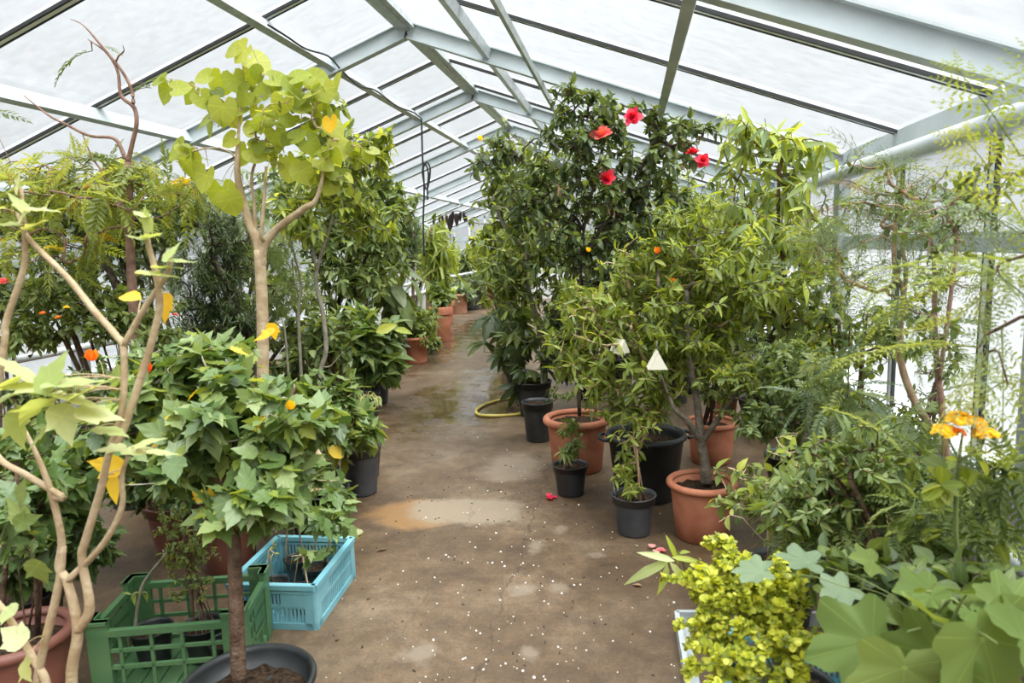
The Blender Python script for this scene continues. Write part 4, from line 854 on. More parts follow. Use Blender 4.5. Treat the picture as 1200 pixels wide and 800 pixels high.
# ------------------------------------------------------------------ plants, left of the path
# near bare-stemmed plant at the left edge of the frame
Yn = 1.42
b = np.array([-1.02, 1.5, 0])
st = lambda *p: WP(*[(x, y, Yn) for x, y in p])
plant('potted_bare_stemmed_plant', 'pale bare forked stems with a few yellow-green leaves, closest plant on the left', 'plant', b,
      trunks=[(st((118, 1010), (100, 900), (84, 800), (91, 739), (79, 682), (69, 665), (72, 631), (59, 574), (44, 535), (30, 505)), [.017, .016, .014, .013, .011, .010, .009, .008, .006, .004]),
              (st((91, 739), (105, 712), (96, 655), (101, 631), (118, 574), (128, 530), (143, 480), (145, 412), (135, 392), (111, 365), (78, 324), (34, 280), (20, 250)), [.013, .012, .010, .010, .009, .008, .008, .008, .008, .008, .007, .006, .004]),
              (st((128, 530), (141, 513), (162, 452), (182, 385), (187, 351), (182, 317), (174, 287), (170, 260)), [.009, .009, .009, .008, .008, .007, .006, .004]), (st((145, 404), (170, 360), (196, 321), (200, 300)), [.007, .0065, .006, .004]),
              (st((79, 680), (118, 641), (142, 597), (143, 557), (150, 535)), [.009, .008, .007, .006, .004]), (st((100, 900), (60, 850), (44, 800), (68, 690), (74, 640)), [.014, .013, .011, .010, .008]),
              (st((78, 585), (62, 575), (30, 556), (0, 538), (-25, 500)), [.009, .008, .008, .008, .006]), (st((60, 850), (54, 800), (40, 773), (5, 716), (-20, 690)), [.012, .011, .010, .009, .007]),
              (st((-20, 560), (4, 410), (7, 378), (27, 317), (29, 280), (25, 220)), [.010, .008, .008, .007, .006, .004])],
      pot=NUR(.3, .26), bark='bark_pale', bigmat='lf_pale', bigtpl='hib',
      big=[(30, 452, 1.3, .12, 290, .18), (85, 447, 1.3, .13, 80, .12), (40, 478, 1.28, .12, 250, .15), (95, 470, 1.3, .12, 110, .15), (15, 430, 1.3, .12, 320, .2), (115, 485, 1.32, .10, 100, .2), (60, 437, 1.3, .11, 20, .15), (-5, 470, 1.3, .12, 260, .25), (75, 495, 1.3, .10, 150, .2),
           (20, 500, 1.32, .11, 200, .3), (5, 450, 1.28, .12, 60, .15), (105, 455, 1.3, .11, 60, .12), (50, 505, 1.3, .10, 230, .25), (130, 505, 1.34, .10, 95, .2), (70, 462, 1.33, .11, 300, .12),
           (165, 527, 1.38, .09, 85, .2), (130, 525, 1.38, .07, 280, .2), (175, 517, 1.38, .07, 70, .2), (190, 530, 1.36, .07, 100, .15), (15, 745, 1.35, .10, 290, .3), (5, 720, 1.4, .08, 250, .3), (30, 785, 1.35, .08, 200, .3),
           (40, 262, 1.4, .07, 60, .2), (10, 262, 1.4, .07, 280, .2), (28, 250, 1.4, .06, 20, .3), (22, 238, 1.4, .06, 330, .3), (20, 215, 1.4, .06, 10, .3), (48, 245, 1.4, .07, 80, .15), (-8, 245, 1.4, .07, 270, .2), (172, 258, 1.4, .06, 350, .3), (165, 250, 1.4, .05, 300, .2), (200, 295, 1.4, .06, 30, .3), (210, 305, 1.4, .06, 85, .15), (178, 275, 1.4, .06, 70, .15), (160, 278, 1.4, .06, 290, .3), (195, 312, 1.4, .07, 80, .15), (182, 320, 1.38, .09, 85, .1),
           (152, 347, 1.5, .075, 285, .5, 'lf_yel', 'ovate', 'yellow_leaf'), (194, 360, 1.5, .08, 190, .6, 'lf_yel', 'hib', 'yellow_leaf'), (125, 545, 1.45, .09, 290, .5, 'lf_yel', 'hib', 'yellow_leaf'), (133, 572, 1.45, .085, 195, .7, 'lf_yel', 'ovate', 'yellow_leaf')])
# terracotta pot in the near left corner
b = np.array([-2.17, 1.95, 0])
plant('potted_hibiscus', 'dark round-leaved shrub in the terracotta pot at the near left corner', 'plant', b, blobs=[(30, 600, 1.9, 50, 55, .15, 40), (70, 560, 2.0, 50, 40, .15, 30), (10, 530, 2.0, 50, 40, .15, 26)],
      leaves=[leaf('hib', .07, 'lf_hib', 5, out=.9, up=.5, tone=(.35, .2)), leaf('hib', .05, 'lf_mid', 3)], stems=5, pot=TERR(.36, .34, mat='terra_dark'), bark='bark', twig=.002, bigtpl='hib', bigmat='lf_mid',
      big=[(45, 670, 1.75, .11, 170, .8), (20, 600, 1.75, .10, 320, .7), (25, 575, 1.75, .09, 20, .7), (30, 610, 1.72, .09, 70, .7)])
# standard hibiscus in the black tub in front
b = np.array([-1.30, 1.98, 0])
hb_yel = [(247, 580), (120, 540), (203, 497), (225, 463), (233, 503), (305, 495), (280, 411), (320, 388), (310, 392), (232, 580), (180, 525)]
plant('potted_hibiscus', 'leafy hibiscus standard with single brown trunk in the black tub nearest the camera', 'plant', b,
      blobs=[(200, 455, 2.3, 70, 45, .25, 70), (270, 480, 2.2, 80, 60, .3, 90), (340, 500, 2.25, 60, 50, .25, 60), (220, 540, 2.1, 70, 40, .25, 60), (310, 560, 2.1, 65, 35, .2, 50), (170, 490, 2.3, 45, 40, .2, 36), (270, 590, 2.05, 45, 22, .15, 24), (250, 410, 2.4, 60, 25, .2, 30)],
      leaves=[leaf('hib', .088, 'lf_hib', 5, frac=.85, u0=.3, out=.9, droop=.3, up=.75, tone=(.5, .27)), leaf('hib', .06, 'lf_fresh', 2, u0=.6, tone=(.4, .2))],
      trunks=[(WP((280, 800, 2.0), (277, 720, 2.02), (274, 640, 2.05), (270, 590, 2.08), (262, 555, 2.12)), [.027, .026, .024, .022, .017]),
              (WP((270, 592, 2.08), (300, 545, 2.15), (325, 500, 2.2), (345, 455, 2.3)), [.015, .013, .010, .006]), (WP((266, 570, 2.1), (225, 535, 2.15), (190, 490, 2.25), (175, 450, 2.3)), [.014, .012, .009, .005]),
              (WP((264, 560, 2.12), (285, 500, 2.2), (300, 440, 2.35)), [.013, .010, .005])],
      pot=dict(kind='tub', d=.46, h=.20, grips=False), bark='bark', twigbark='bark_grey', attach_z=.7, twig=.0024, rmax=.010, seglen=.16, bigpet=False, wob=.2,
      big=[(x, y, 2.0 + .02 * (k % 4), .06 + .008 * (k % 3), (k * 77) % 360, .4, 'lf_yel', 'hib', 'yellow_leaf') for k, (x, y) in enumerate(hb_yel)] +
          [(275, 610, 1.95, .095, 100, .3, 'lf_hib'), (300, 590, 1.95, .10, 80, .25, 'lf_hib'), (330, 605, 1.95, .09, 110, .4, 'lf_hib'), (240, 500, 2.0, .10, 150, .5, 'lf_soft'), (250, 520, 2.0, .12, 170, .6, 'lf_soft'), (205, 540, 2.0, .11, 200, .4, 'lf_hib'), (140, 470, 1.95, .12, 250, .4, 'lf_hib'), (165, 460, 2.0, .11, 70, .3, 'lf_soft')],
      flowers=[('bud', 108, 423, 2.2, .045, 'fl_orange'), ('bud', 172, 437, 2.2, .045, 'fl_orange'), ('bud', 341, 480, 2.15, .035, 'fl_yellow')])
# hibiscus further back, along the path
b = FL(425, 584, 0, .12)
plant('potted_hibiscus', 'broad-leaved young hibiscus in a charcoal pot with a white tag at the path edge', 'plant', b, blobs=[(410, 490, 4.0, 35, 25, .2, 34), (380, 510, 3.9, 40, 30, .2, 34), (430, 500, 3.95, 20, 25, .12, 20)],
      leaves=[leaf('hib', .11, 'lf_hib', 4, out=.9, tone=(.6, .25)), leaf('ovate', .10, 'lf_fresh', 2, droop=.6)], stems=4, pot=NUR(.27, .33, mat='grey_pot', tagged=-1.75), bark='bark_pale', bigtpl='round',
      big=[(393, 529, 3.75, .11, 120, .6, 'lf_yel', 'round', 'yellow_leaf')])
b = FL(375, 600, 0, .1)
plant('potted_hibiscus', 'spreading hibiscus behind the blue crate with leaves hanging to the ground', 'plant', b, blobs=[(345, 480, 3.7, 50, 35, .25, 50), (390, 460, 3.8, 40, 28, .2, 36), (360, 560, 3.5, 40, 30, .15, 34), (400, 580, 3.4, 22, 18, .1, 14), (345, 600, 3.25, 50, 22, .12, 26), (392, 610, 3.2, 20, 22, .08, 12)],
      leaves=[leaf('hib', .10, 'lf_hib', 5, tone=(.55, .25)), leaf('hib', .07, 'lf_mid', 2)], stems=5, pot=NUR(.28, .26), bark='bark_pale', wob=.2)
# lime leaved tree
b = np.array([-1.78, 3.55, 0])
lime = [(284, 62, .13, 230), (302, 72, .15, 120), (272, 58, .11, 260), (296, 88, .11, 190), (325, 95, .12, 100), (258, 98, .14, 200), (275, 96, .12, 170), (240, 92, .10, 250), (197, 108, .14, 200), (212, 104, .11, 80), (226, 112, .12, 220), (240, 118, .12, 140), (260, 130, .15, 190), (275, 140, .10, 160), (238, 142, .11, 250), (247, 150, .11, 200), (285, 112, .12, 240), (296, 118, .10, 80),
        (325, 160, .12, 170), (350, 88, .11, 70), (372, 92, .12, 100), (380, 108, .12, 170), (376, 116, .11, 190), (345, 115, .12, 240), (330, 122, .11, 200), (355, 128, .11, 100), (310, 105, .10, 30), (288, 182, .13, 200), (300, 180, .12, 120), (340, 200, .13, 190), (355, 203, .12, 150), (210, 178, .14, 230), (222, 192, .16, 190), (240, 210, .15, 200), (262, 228, .16, 180), (270, 238, .14, 170), (310, 140, .11, 270), (335, 140, .11, 90), (392, 150, .11, 130), (398, 175, .12, 160), (365, 170, .12, 140), (325, 175, .10, 230), (270, 165, .10, 240), (350, 160, .1, 60),
        (188, 96, .1, 250), (312, 200, .11, 210), (295, 150, .1, 330), (380, 190, .11, 120), (365, 110, .10, 250), (282, 128, .09, 60), (340, 98, .1, 320), (300, 132, .1, 200)]
plant('potted_lime_leaved_tree', 'young tree with big round yellow-green leaves and a pale forked trunk', 'plant', b,
      blobs=[(330, 150, 3.5, 60, 45, .25, 18), (270, 120, 3.5, 50, 45, .25, 9), (370, 120, 3.55, 35, 40, .2, 16), (230, 180, 3.5, 30, 25, .2, 4), (395, 185, 3.55, 45, 45, .25, 22), (330, 90, 3.5, 40, 25, .2, 5)], leaves=[leaf('heart', .075, 'lf_lime', 1, u0=.5, droop=.7, up=.4, tone=(.35, .22)), leaf('heart', .06, 'lf_fresh', 1, u0=.5, droop=.6, up=.4)],
      trunks=[(WP((308, 640, 3.55), (307, 520, 3.55), (308, 415, 3.55), (307, 350, 3.55), (304, 293, 3.55)), [.038, .036, .034, .032, .030]), (WP((306, 312, 3.55), (303, 288, 3.55), (292, 260, 3.55), (286, 240, 3.55), (280, 215, 3.52), (278, 194, 3.5), (280, 150, 3.5), (285, 90, 3.5)), [.029, .028, .024, .021, .020, .016, .007, .003]),
              (WP((306, 312, 3.55), (309, 288, 3.55), (325, 268, 3.55), (355, 245, 3.5), (372, 230, 3.5), (385, 170, 3.5)), [.028, .026, .021, .018, .012, .005]), (WP((300, 275, 3.55), (298, 240, 3.55), (296, 200, 3.55), (320, 140, 3.5), (316, 90, 3.5)), [.010, .009, .008, .006, .003]), (WP((305, 286, 3.5), (309, 240, 3.5), (312, 195, 3.5)), [.011, .010, .007])],
      pot=NUR(.36, .30), bark='bark_pale', attach_z=2.15, twig=.0022, rmax=.007, bigtpl='heart', bigmat='lf_lime', big=[(x, y, 3.42 + .012 * ((k * 7) % 12), L, a + 0, .72) for k, (x, y, L, a) in enumerate(lime)] + [(388, 146, 3.4, .09, 180, .6, 'lf_yel', 'heart', 'yellow_leaf')])
# slim grey multi-stemmed tree
b = np.array([-1.95, 4.6, 0])
plant('potted_tree', 'slim grey multi-stemmed tree with a leafy green crown right of the pale trunk', 'plant', b,
      blobs=[(385, 215, 4.6, 50, 50, .3, 60), (420, 180, 4.7, 40, 45, .3, 40), (430, 250, 4.7, 35, 35, .3, 36), (345, 250, 4.5, 30, 35, .25, 26), (400, 150, 4.7, 30, 25, .2, 14), (445, 170, 4.8, 25, 25, .2, 10)],
      leaves=[leaf('ellip', .085, 'lf_fresh', 6, droop=.5, tone=(.5, .28)), leaf('ellip', .08, 'lf_mid', 4, droop=.4), leaf('ellip', .08, 'lf_lime', 2, frac=.6)],
      trunks=[(WP((368, 560, 4.6), (374, 448, 4.6), (382, 410, 4.6), (378, 365, 4.6), (371, 335, 4.6), (373, 310, 4.6), (390, 255, 4.6), (393, 215, 4.6)), [.017, .017, .017, .016, .015, .013, .010, .006]), (WP((372, 325, 4.6), (366, 290, 4.6), (355, 265, 4.6), (350, 235, 4.55)), [.011, .009, .008, .005]),
              (WP((380, 430, 4.6), (388, 428, 4.6), (402, 412, 4.6)), [.006, .005, .003]), (WP((360, 560, 4.62), (353, 440, 4.62), (350, 370, 4.6), (352, 330, 4.6), (340, 280, 4.55)), [.013, .012, .010, .008, .005]), (WP((345, 540, 4.6), (335, 400, 4.6), (330, 372, 4.6)), [.009, .008, .005])],
      pot=NUR(.34, .30), bark='bark_grey', attach_z=1.45, twig=.002, rmax=.008)
# feathery tree with bare tips, far left
b = np.array([-2.72, 3.68, 0])
plant('potted_feathery_tree', 'fern-leaved tree with bare reddish branch tips reaching up to the roof at left', 'plant', b,
      blobs=[(70, 230, 3.6, 75, 35, .3, 34), (150, 220, 3.6, 55, 35, .3, 26), (30, 200, 3.65, 50, 30, .3, 18), (200, 225, 3.65, 45, 35, .3, 18), (110, 190, 3.6, 60, 20, .25, 14), (60, 290, 3.55, 60, 35, .3, 20), (10, 260, 3.55, 50, 50, .3, 18)],
      leaves=[leaf('pinn', .18, 'lf_fresh', 2, u0=.3, droop=.2, out=.9, up=.85, tone=(.75, .28)), leaf('pinn', .17, 'lf_mid', 1, u0=.3, droop=.3, tone=(.6, .25), frac=.6), leaf('pinn', .15, 'lf_yel', 1, frac=.08)],
      trunks=[(WP((160, 560, 3.65), (158, 400, 3.65), (153, 300, 3.62), (152, 245, 3.6), (150, 190, 3.6)), [.03, .028, .026, .024, .020]), (WP((150, 190, 3.6), (155, 168, 3.6), (160, 145, 3.6), (157, 126, 3.6), (142, 112, 3.6), (138, 84, 3.6), (125, 62, 3.6), (103, 46, 3.6)), [.014, .012, .012, .011, .010, .008, .006, .003]),
              (WP((157, 128, 3.6), (154, 105, 3.6), (142, 82, 3.6), (120, 55, 3.6), (98, 30, 3.6), (82, 22, 3.6)), [.011, .009, .008, .007, .004, .002]), (WP((138, 66, 3.6), (145, 60, 3.6), (144, 53, 3.6)), [.005, .004, .002]), (WP((145, 185, 3.6), (143, 176, 3.6), (133, 162, 3.6), (105, 159, 3.6), (80, 147, 3.6), (57, 135, 3.6), (28, 112, 3.6)), [.014, .011, .010, .009, .008, .006, .003]),
              (WP((128, 220, 3.6), (120, 202, 3.6), (108, 184, 3.6), (97, 158, 3.6)), [.007, .006, .005, .003])],
      pot=NUR(.4, .34), bark='bark_red', attach_z=1.75, twig=.002, rmax=.008, bigtpl='pinn', bigmat='lf_mid', big=[(84, 62, 3.6, .24, 262, .45), (128, 54, 3.6, .09, 90, .4), (180, 92, 3.6, .16, 75, .4), (168, 98, 3.6, .13, 300, .4), (112, 182, 3.6, .2, 285, .5), (75, 200, 3.55, .22, 260, .4), (180, 200, 3.6, .2, 80, .4), (-5, 128, 3.6, .2, 80, .5)])
b = np.array([-3.55, 5.0, 0])
plant('potted_shrub', 'dark-leaved branching shrub behind the fern-leaved tree at the left wall', 'plant', b, blobs=[(60, 260, 5.0, 70, 45, .4, 80), (140, 270, 5.0, 55, 45, .4, 70), (20, 190, 5.1, 35, 30, .3, 30), (200, 250, 5.1, 45, 40, .4, 50), (60, 215, 5.1, 50, 30, .3, 30)],
      leaves=[leaf('ovate', .075, 'lf_dark', 10), leaf('ovate', .07, 'lf_mid', 3)], stems=5, pot=NUR(.38, .34), bark='bark_dark', attach_z=.9,
      flowers=[('bud', 12, 212, 4.8, .06, 'fl_orange'), ('bud', 40, 228, 4.8, .06, 'fl_orange'), ('bud', 103, 222, 4.8, .06, 'fl_coral'), ('bud', 43, 203, 4.8, .05, 'fl_yellow')])
b = np.array([-3.3, 3.95, 0])
plant('potted_lantana', 'rounded green bush with small orange flower heads at left', 'plant', b, blobs=[(160, 370, 3.8, 50, 35, .3, 60), (185, 400, 3.7, 40, 22, .2, 36), (70, 350, 3.7, 75, 38, .3, 110), (110, 380, 3.7, 60, 25, .25, 60), (30, 390, 3.6, 50, 25, .25, 50)],
      leaves=[leaf('ovate', .055, 'lf_mid', 9, tone=(.55, .25)), leaf('ovate', .05, 'lf_soft', 4)], stems=8, pot=NUR(.36, .32), bark='bark', twig=.0018, attach_z=.6,
      flowers=[('heads', 50, 367, 3.35, .012, 20, 'fl_orange', .010), ('heads', 68, 372, 3.35, .011, 18, 'fl_orange', .009), ('heads', 78, 360, 3.4, .010, 16, 'fl_yellow', .009), ('heads', 3, 330, 3.3, .022, 26, 'fl_coral', .018), ('heads', 205, 369, 3.4, .011, 16, 'fl_coral', .010)])
b = np.array([-2.65, 4.7, 0])
plant('potted_conifer', 'dark needle-leaved conifer behind the pale forked trunk', 'plant', b, blobs=[(250, 330, 4.6, 45, 55, .3, 190), (265, 275, 4.7, 30, 40, .3, 80), (240, 380, 4.5, 50, 28, .3, 110), (290, 380, 4.6, 35, 30, .3, 60)],
      leaves=[leaf('needle', .07, 'lf_dark', 26, u0=.0, tone=(.35, .25), droop=.1)], stems=4, pot=NUR(.36, .32), bark='bark_dark', twig=.003, attach_z=.4)
b = np.array([-3.2, 5.4, 0])
plant('potted_feathery_tree', 'soft feathery young tree between the pale trunk and the fern-leaved tree', 'plant', b, blobs=[(230, 250, 5.3, 50, 40, .3, 26), (190, 310, 5.3, 35, 35, .3, 16), (280, 240, 5.4, 35, 40, .3, 18), (325, 280, 5.4, 30, 35, .3, 14), (330, 330, 5.4, 28, 30, .3, 14)], leaves=[leaf('bipinn', .24, 'lf_mid', 2, u0=.4, droop=.35, tone=(.6, .25)), leaf('bipinn', .2, 'lf_soft', 1, u0=.4)],
      stems=4, pot=NUR(.32, .3), bark='bark', attach_z=.9)
b = np.array([-2.5, 3.3, 0])
plant('potted_shrub', 'green bush with pale twigs behind the green crate', 'plant', b, blobs=[(190, 425, 3.1, 60, 28, .25, 60), (130, 450, 3.0, 55, 30, .25, 50), (250, 440, 3.1, 45, 28, .25, 40), (180, 520, 2.9, 60, 40, .2, 50), (110, 560, 2.8, 50, 35, .2, 36)], leaves=[leaf('hib', .075, 'lf_hib', 5, tone=(.4, .25)), leaf('small', .05, 'lf_dark', 6)], stems=6, pot=NUR(.34, .3, mat='terra_dark'), bark='bark_pale', attach_z=.3)
b = FL(440, 476, 0, .16)
plant('potted_broadleaf', 'bushy broad-leaved plant in a dark pot at the bend of the left edge', 'plant', b, blobs=[(430, 395, 6.6, 38, 24, .3, 55), (400, 415, 6.4, 35, 28, .3, 40), (445, 425, 6.6, 24, 24, .2, 30), (415, 380, 6.7, 35, 18, .25, 26)],
      leaves=[leaf('ovate', .17, 'lf_hib', 5, out=.95, droop=.35, tone=(.5, .25)), leaf('ovate', .15, 'lf_mid', 3)], stems=6, pot=NUR(.36, .32), bark='twig_green', bigtpl='ovate', big=[(452, 385, 6.3, .22, 70, .5, 'lf_lime'), (472, 388, 6.4, .18, 100, .5, 'lf_lime')])
b = FL(432, 490, 0, .12)
plant('potted_sapling', 'straw-coloured wispy plant in a black pot, just before the bend of the left edge', 'plant', b, blobs=[(430, 462, 6.0, 24, 12, .15, 20)], leaves=[leaf('lance', .08, 'lf_pale', 4, droop=.9, out=.7)], stems=8, pot=NUR(.26, .24), bark='bark_pale', twig=.0018)
b = np.array([-2.35, 5.4, 0])
plant('potted_shrub', 'mid-green bush between the grey-stemmed tree and the path', 'plant', b, blobs=[(385, 400, 5.3, 35, 40, .3, 60), (345, 430, 5.2, 35, 30, .3, 40), (380, 470, 5.1, 35, 22, .2, 40)], leaves=[leaf('ovate', .09, 'lf_mid', 7), leaf('ovate', .08, 'lf_dark', 3)], stems=6, pot=NUR(.34, .3), bark='bark')
# pots along the left edge of the path, going away
b = FL(465, 433, 0, .2); plant('potted_shrub', 'dark low shrub in a black pot beside the terracotta pot with fine leaves', 'plant', b, blobs=[(460, 400, 8.9, 18, 14, .2, 30)], leaves=[leaf('ovate', .13, 'lf_dark', 7)], stems=5, pot=NUR(.34, .34), bark='bark_dark')
b = FL(487, 427, 0, .22); plant('potted_shrub', 'small-leaved round bush in a terracotta pot at the left path edge', 'plant', b, blobs=[(489, 385, 9.6, 24, 28, .3, 130), (478, 372, 9.6, 14, 16, .2, 50)], leaves=[leaf('small', .07, 'lf_mid', 10, tone=(.6, .25)), leaf('small', .07, 'lf_fresh', 4)], stems=6, pot=dict(kind='cylinder', d=.40, h=.38, mat='terra'), bark='bark')
b = FL(501, 413, 0, .18); plant('potted_shrub', 'leafy bush in a dark green-black pot next to the tall terracotta pots', 'plant', b, blobs=[(502, 375, 10.6, 16, 20, .25, 50), (508, 400, 10.3, 10, 8, .1, 16)], leaves=[leaf('small', .09, 'lf_mid', 9), leaf('strap', .22, 'lf_soft', 2, frac=.4)], stems=5, pot=NUR(.36, .4), bark='bark')
b = np.array([-4.0, 10.2, 0])
plant('potted_banana', 'banana plant with broad arching leaves on the left', 'plant', b, blobs=[(462, 350, 10., 30, 24, .4, 9), (445, 325, 10., 26, 26, .4, 7), (468, 335, 10., 16, 26, .4, 5)], leaves=[leaf('banana', .55, 'lf_dark', 2, u0=.75, droop=.5, up=.8, wid=1.15, tone=(.8, .2))],
      trunks=[(WP((462, 420, 10.2), (462, 380, 10.2), (463, 352, 10.2)), [.07, .06, .04])], pot=NUR(.45, .4, ), bark='twig_green', twig=.008)
b = np.array([-4.1, 12.3, 0])
plant('potted_cypress', 'grey-green upright columnar plant behind the banana', 'plant', b, blobs=[(484, 280, 12.3, 12, 32, .2, 80), (478, 300, 12.3, 14, 26, .2, 50)], leaves=[leaf('needle', .16, 'lf_grey', 14, u0=.0, tone=(.35, .2), out=.5, droop=-.4)], trunks=[(WP((484, 390, 12.3), (484, 300, 12.3), (484, 256, 12.3)), [.03, .025, .01])], pot=NUR(.4, .4), bark='bark', twig=.006)
b = np.array([-3.85, 12.6, 0])
plant('potted_dracaena', 'bare-trunked plant with a tuft of yellow-green strap leaves, beyond the banana', 'plant', b, blobs=[(508, 285, 12.7, 13, 22, .25, 20), (516, 310, 12.7, 12, 22, .25, 18)], leaves=[leaf('strap', .36, 'lf_fresh', 7, u0=.5, droop=.5, out=.8, tone=(.25, .2))],
      trunks=[(WP((502, 385, 12.6), (502, 330, 12.6), (507, 290, 12.7)), [.05, .045, .035])], pot=NUR(.42, .4), bark='bark_tan', twig=.008)
b = FL(518, 401, 0, .2); plant('potted_foliage_plant', 'yellow-tipped leafy plant in the tall terracotta pot on the left', 'plant', b, blobs=[(513, 345, 12.0, 10, 14, .2, 18), (522, 350, 12., 7, 10, .15, 8)], leaves=[leaf('ovate', .2, 'lf_mid', 5), leaf('ovate', .14, 'lf_gold', 2, frac=.4)], stems=4, pot=dict(kind='clay', d=.42, h=.62, mat='terra'), bark='bark')
b = FL(524, 380, 0, .17); plant('potted_foliage_plant', 'low leafy plant in the slim terracotta pot behind the tall one', 'plant', b, blobs=[(524, 345, 15., 7, 10, .2, 18)], leaves=[leaf('ovate', .2, 'lf_soft', 5), leaf('ovate', .16, 'lf_gold', 2, frac=.5)], stems=3, pot=dict(kind='clay', d=.36, h=.5, mat='terra'), bark='bark')
b = FL(537, 368, 0, .26); plant('potted_foliage_plant', 'grey-leaved mound in a wide terracotta pot near the far end', 'plant', b, blobs=[(541, 341, 17., 14, 9, .3, 40)], leaves=[leaf('ovate', .22, 'lf_grey', 6)], stems=6, pot=dict(kind='cylinder', d=.52, h=.5, mat='terra_pale'), bark='bark')
b = FL(551, 364, 0, .28); plant('potted_cycad', 'dark green cycad in the black pot near the far end', 'plant', b, blobs=[(549, 332, 18., 15, 9, .3, 26)], leaves=[leaf('fern', .7, 'lf_dark', 2, u0=.7, droop=.3, tone=(.8, .2))], stems=5, pot=NUR(.58, .5), bark='bark', twig=.006)
b = FL(559, 358, 0, .2); plant('potted_foliage_plant', 'slim plant in the small black pot before the large far terracotta pot', 'plant', b, blobs=[(561, 325, 19.3, 7, 12, .2, 16)], leaves=[leaf('strap', .5, 'lf_mid', 5)], stems=4, pot=NUR(.42, .42), bark='bark')
b = FL(569, 356, 0, .32); plant('potted_foliage_plant', 'shrub in the large terracotta pot at the far end of the path', 'plant', b, blobs=[(570, 312, 20., 14, 16, .4, 50), (556, 300, 20., 9, 12, .3, 20)], leaves=[leaf('ovate', .24, 'lf_fresh', 6)], stems=5, pot=dict(kind='clay', d=.66, h=.58, mat='terra'), bark='bark')
b = FL(581, 356, 0, .2); plant('potted_foliage_plant', 'small plant in a squat terracotta bowl at the far right end', 'plant', b, blobs=[(583, 330, 19.7, 10, 12, .3, 24)], leaves=[leaf('ovate', .2, 'lf_mid', 6)], stems=4, pot=TERR(.42, .26), bark='bark')
far_l = [(np.array([-3.5, 7.4, 0]), [(410, 330, 7.4, 50, 40, .4, 70), (440, 270, 7.5, 40, 45, .4, 60), (385, 290, 7.3, 35, 40, .4, 45)], 'ellip', .13, 'lf_soft', 'pale long-leaved shrub behind the grey-stemmed tree'),
         (np.array([-4.4, 7.0, 0]), [(340, 240, 7., 55, 50, .5, 80), (300, 300, 7., 50, 50, .5, 70), (380, 230, 7.2, 45, 40, .5, 50)], 'ellip', .10, 'lf_mid', 'tall green shrub close to the left wall behind the conifer'),
         (np.array([-4.5, 5.6, 0]), [(150, 300, 5.6, 60, 50, .5, 70), (90, 320, 5.5, 50, 40, .4, 50), (220, 240, 5.7, 50, 45, .4, 50)], 'ellip', .08, 'lf_dark', 'dark shrub against the left wall behind the orange-flowered bush'),
         (np.array([-3.75, 9.0, 0]), [(445, 300, 9., 36, 45, .5, 60), (465, 240, 9.2, 26, 30, .4, 26), (425, 240, 9., 35, 40, .5, 50)], 'ovate', .14, 'lf_mid', 'leafy shrub before the banana plant'),
         (np.array([-4.7, 10.0, 0]), [(420, 200, 10., 40, 30, .5, 30), (400, 270, 10., 40, 40, .5, 50), (455, 270, 10., 26, 40, .5, 36)], 'ellip', .14, 'lf_mid', 'tall shrub at the left wall beside the banana'),
         (np.array([-4.5, 13.8, 0]), [(500, 300, 14., 18, 30, .5, 40), (515, 280, 14., 12, 25, .4, 24)], 'ellip', .18, 'lf_fresh', 'fresh green shrub behind the tuft of strap leaves'),
         (np.array([-4.85, 16.8, 0]), [(525, 305, 17., 11, 22, .5, 36), (515, 330, 17., 9, 14, .3, 20)], 'lance', .24, 'lf_lime', 'yellow-green leafy plant by the far left wall'),
         (np.array([-4.6, 19.5, 0]), [(538, 305, 20., 9, 20, .4, 18), (548, 312, 20., 8, 10, .4, 12)], 'lance', .3, 'lf_soft', 'airy pale plant in front of the far gable'),
         (np.array([-3.7, 6.2, 0]), [(330, 340, 6., 45, 35, .4, 50), (290, 370, 5.9, 40, 30, .4, 40), (350, 390, 5.8, 35, 28, .3, 40)], 'small', .08, 'lf_mid', 'fine-leaved bush behind the pale trunk')]
for b, bl, kd, L, mt, lab in far_l:
    plant('potted_shrub', lab, 'plant', b, blobs=bl, leaves=[leaf(kd, L, mt, 8, tone=(.5, .27)), leaf(kd, L * .9, 'lf_mid', 4)], stems=5, pot=NUR(.38, .34), bark='bark_dark', twig=.003)

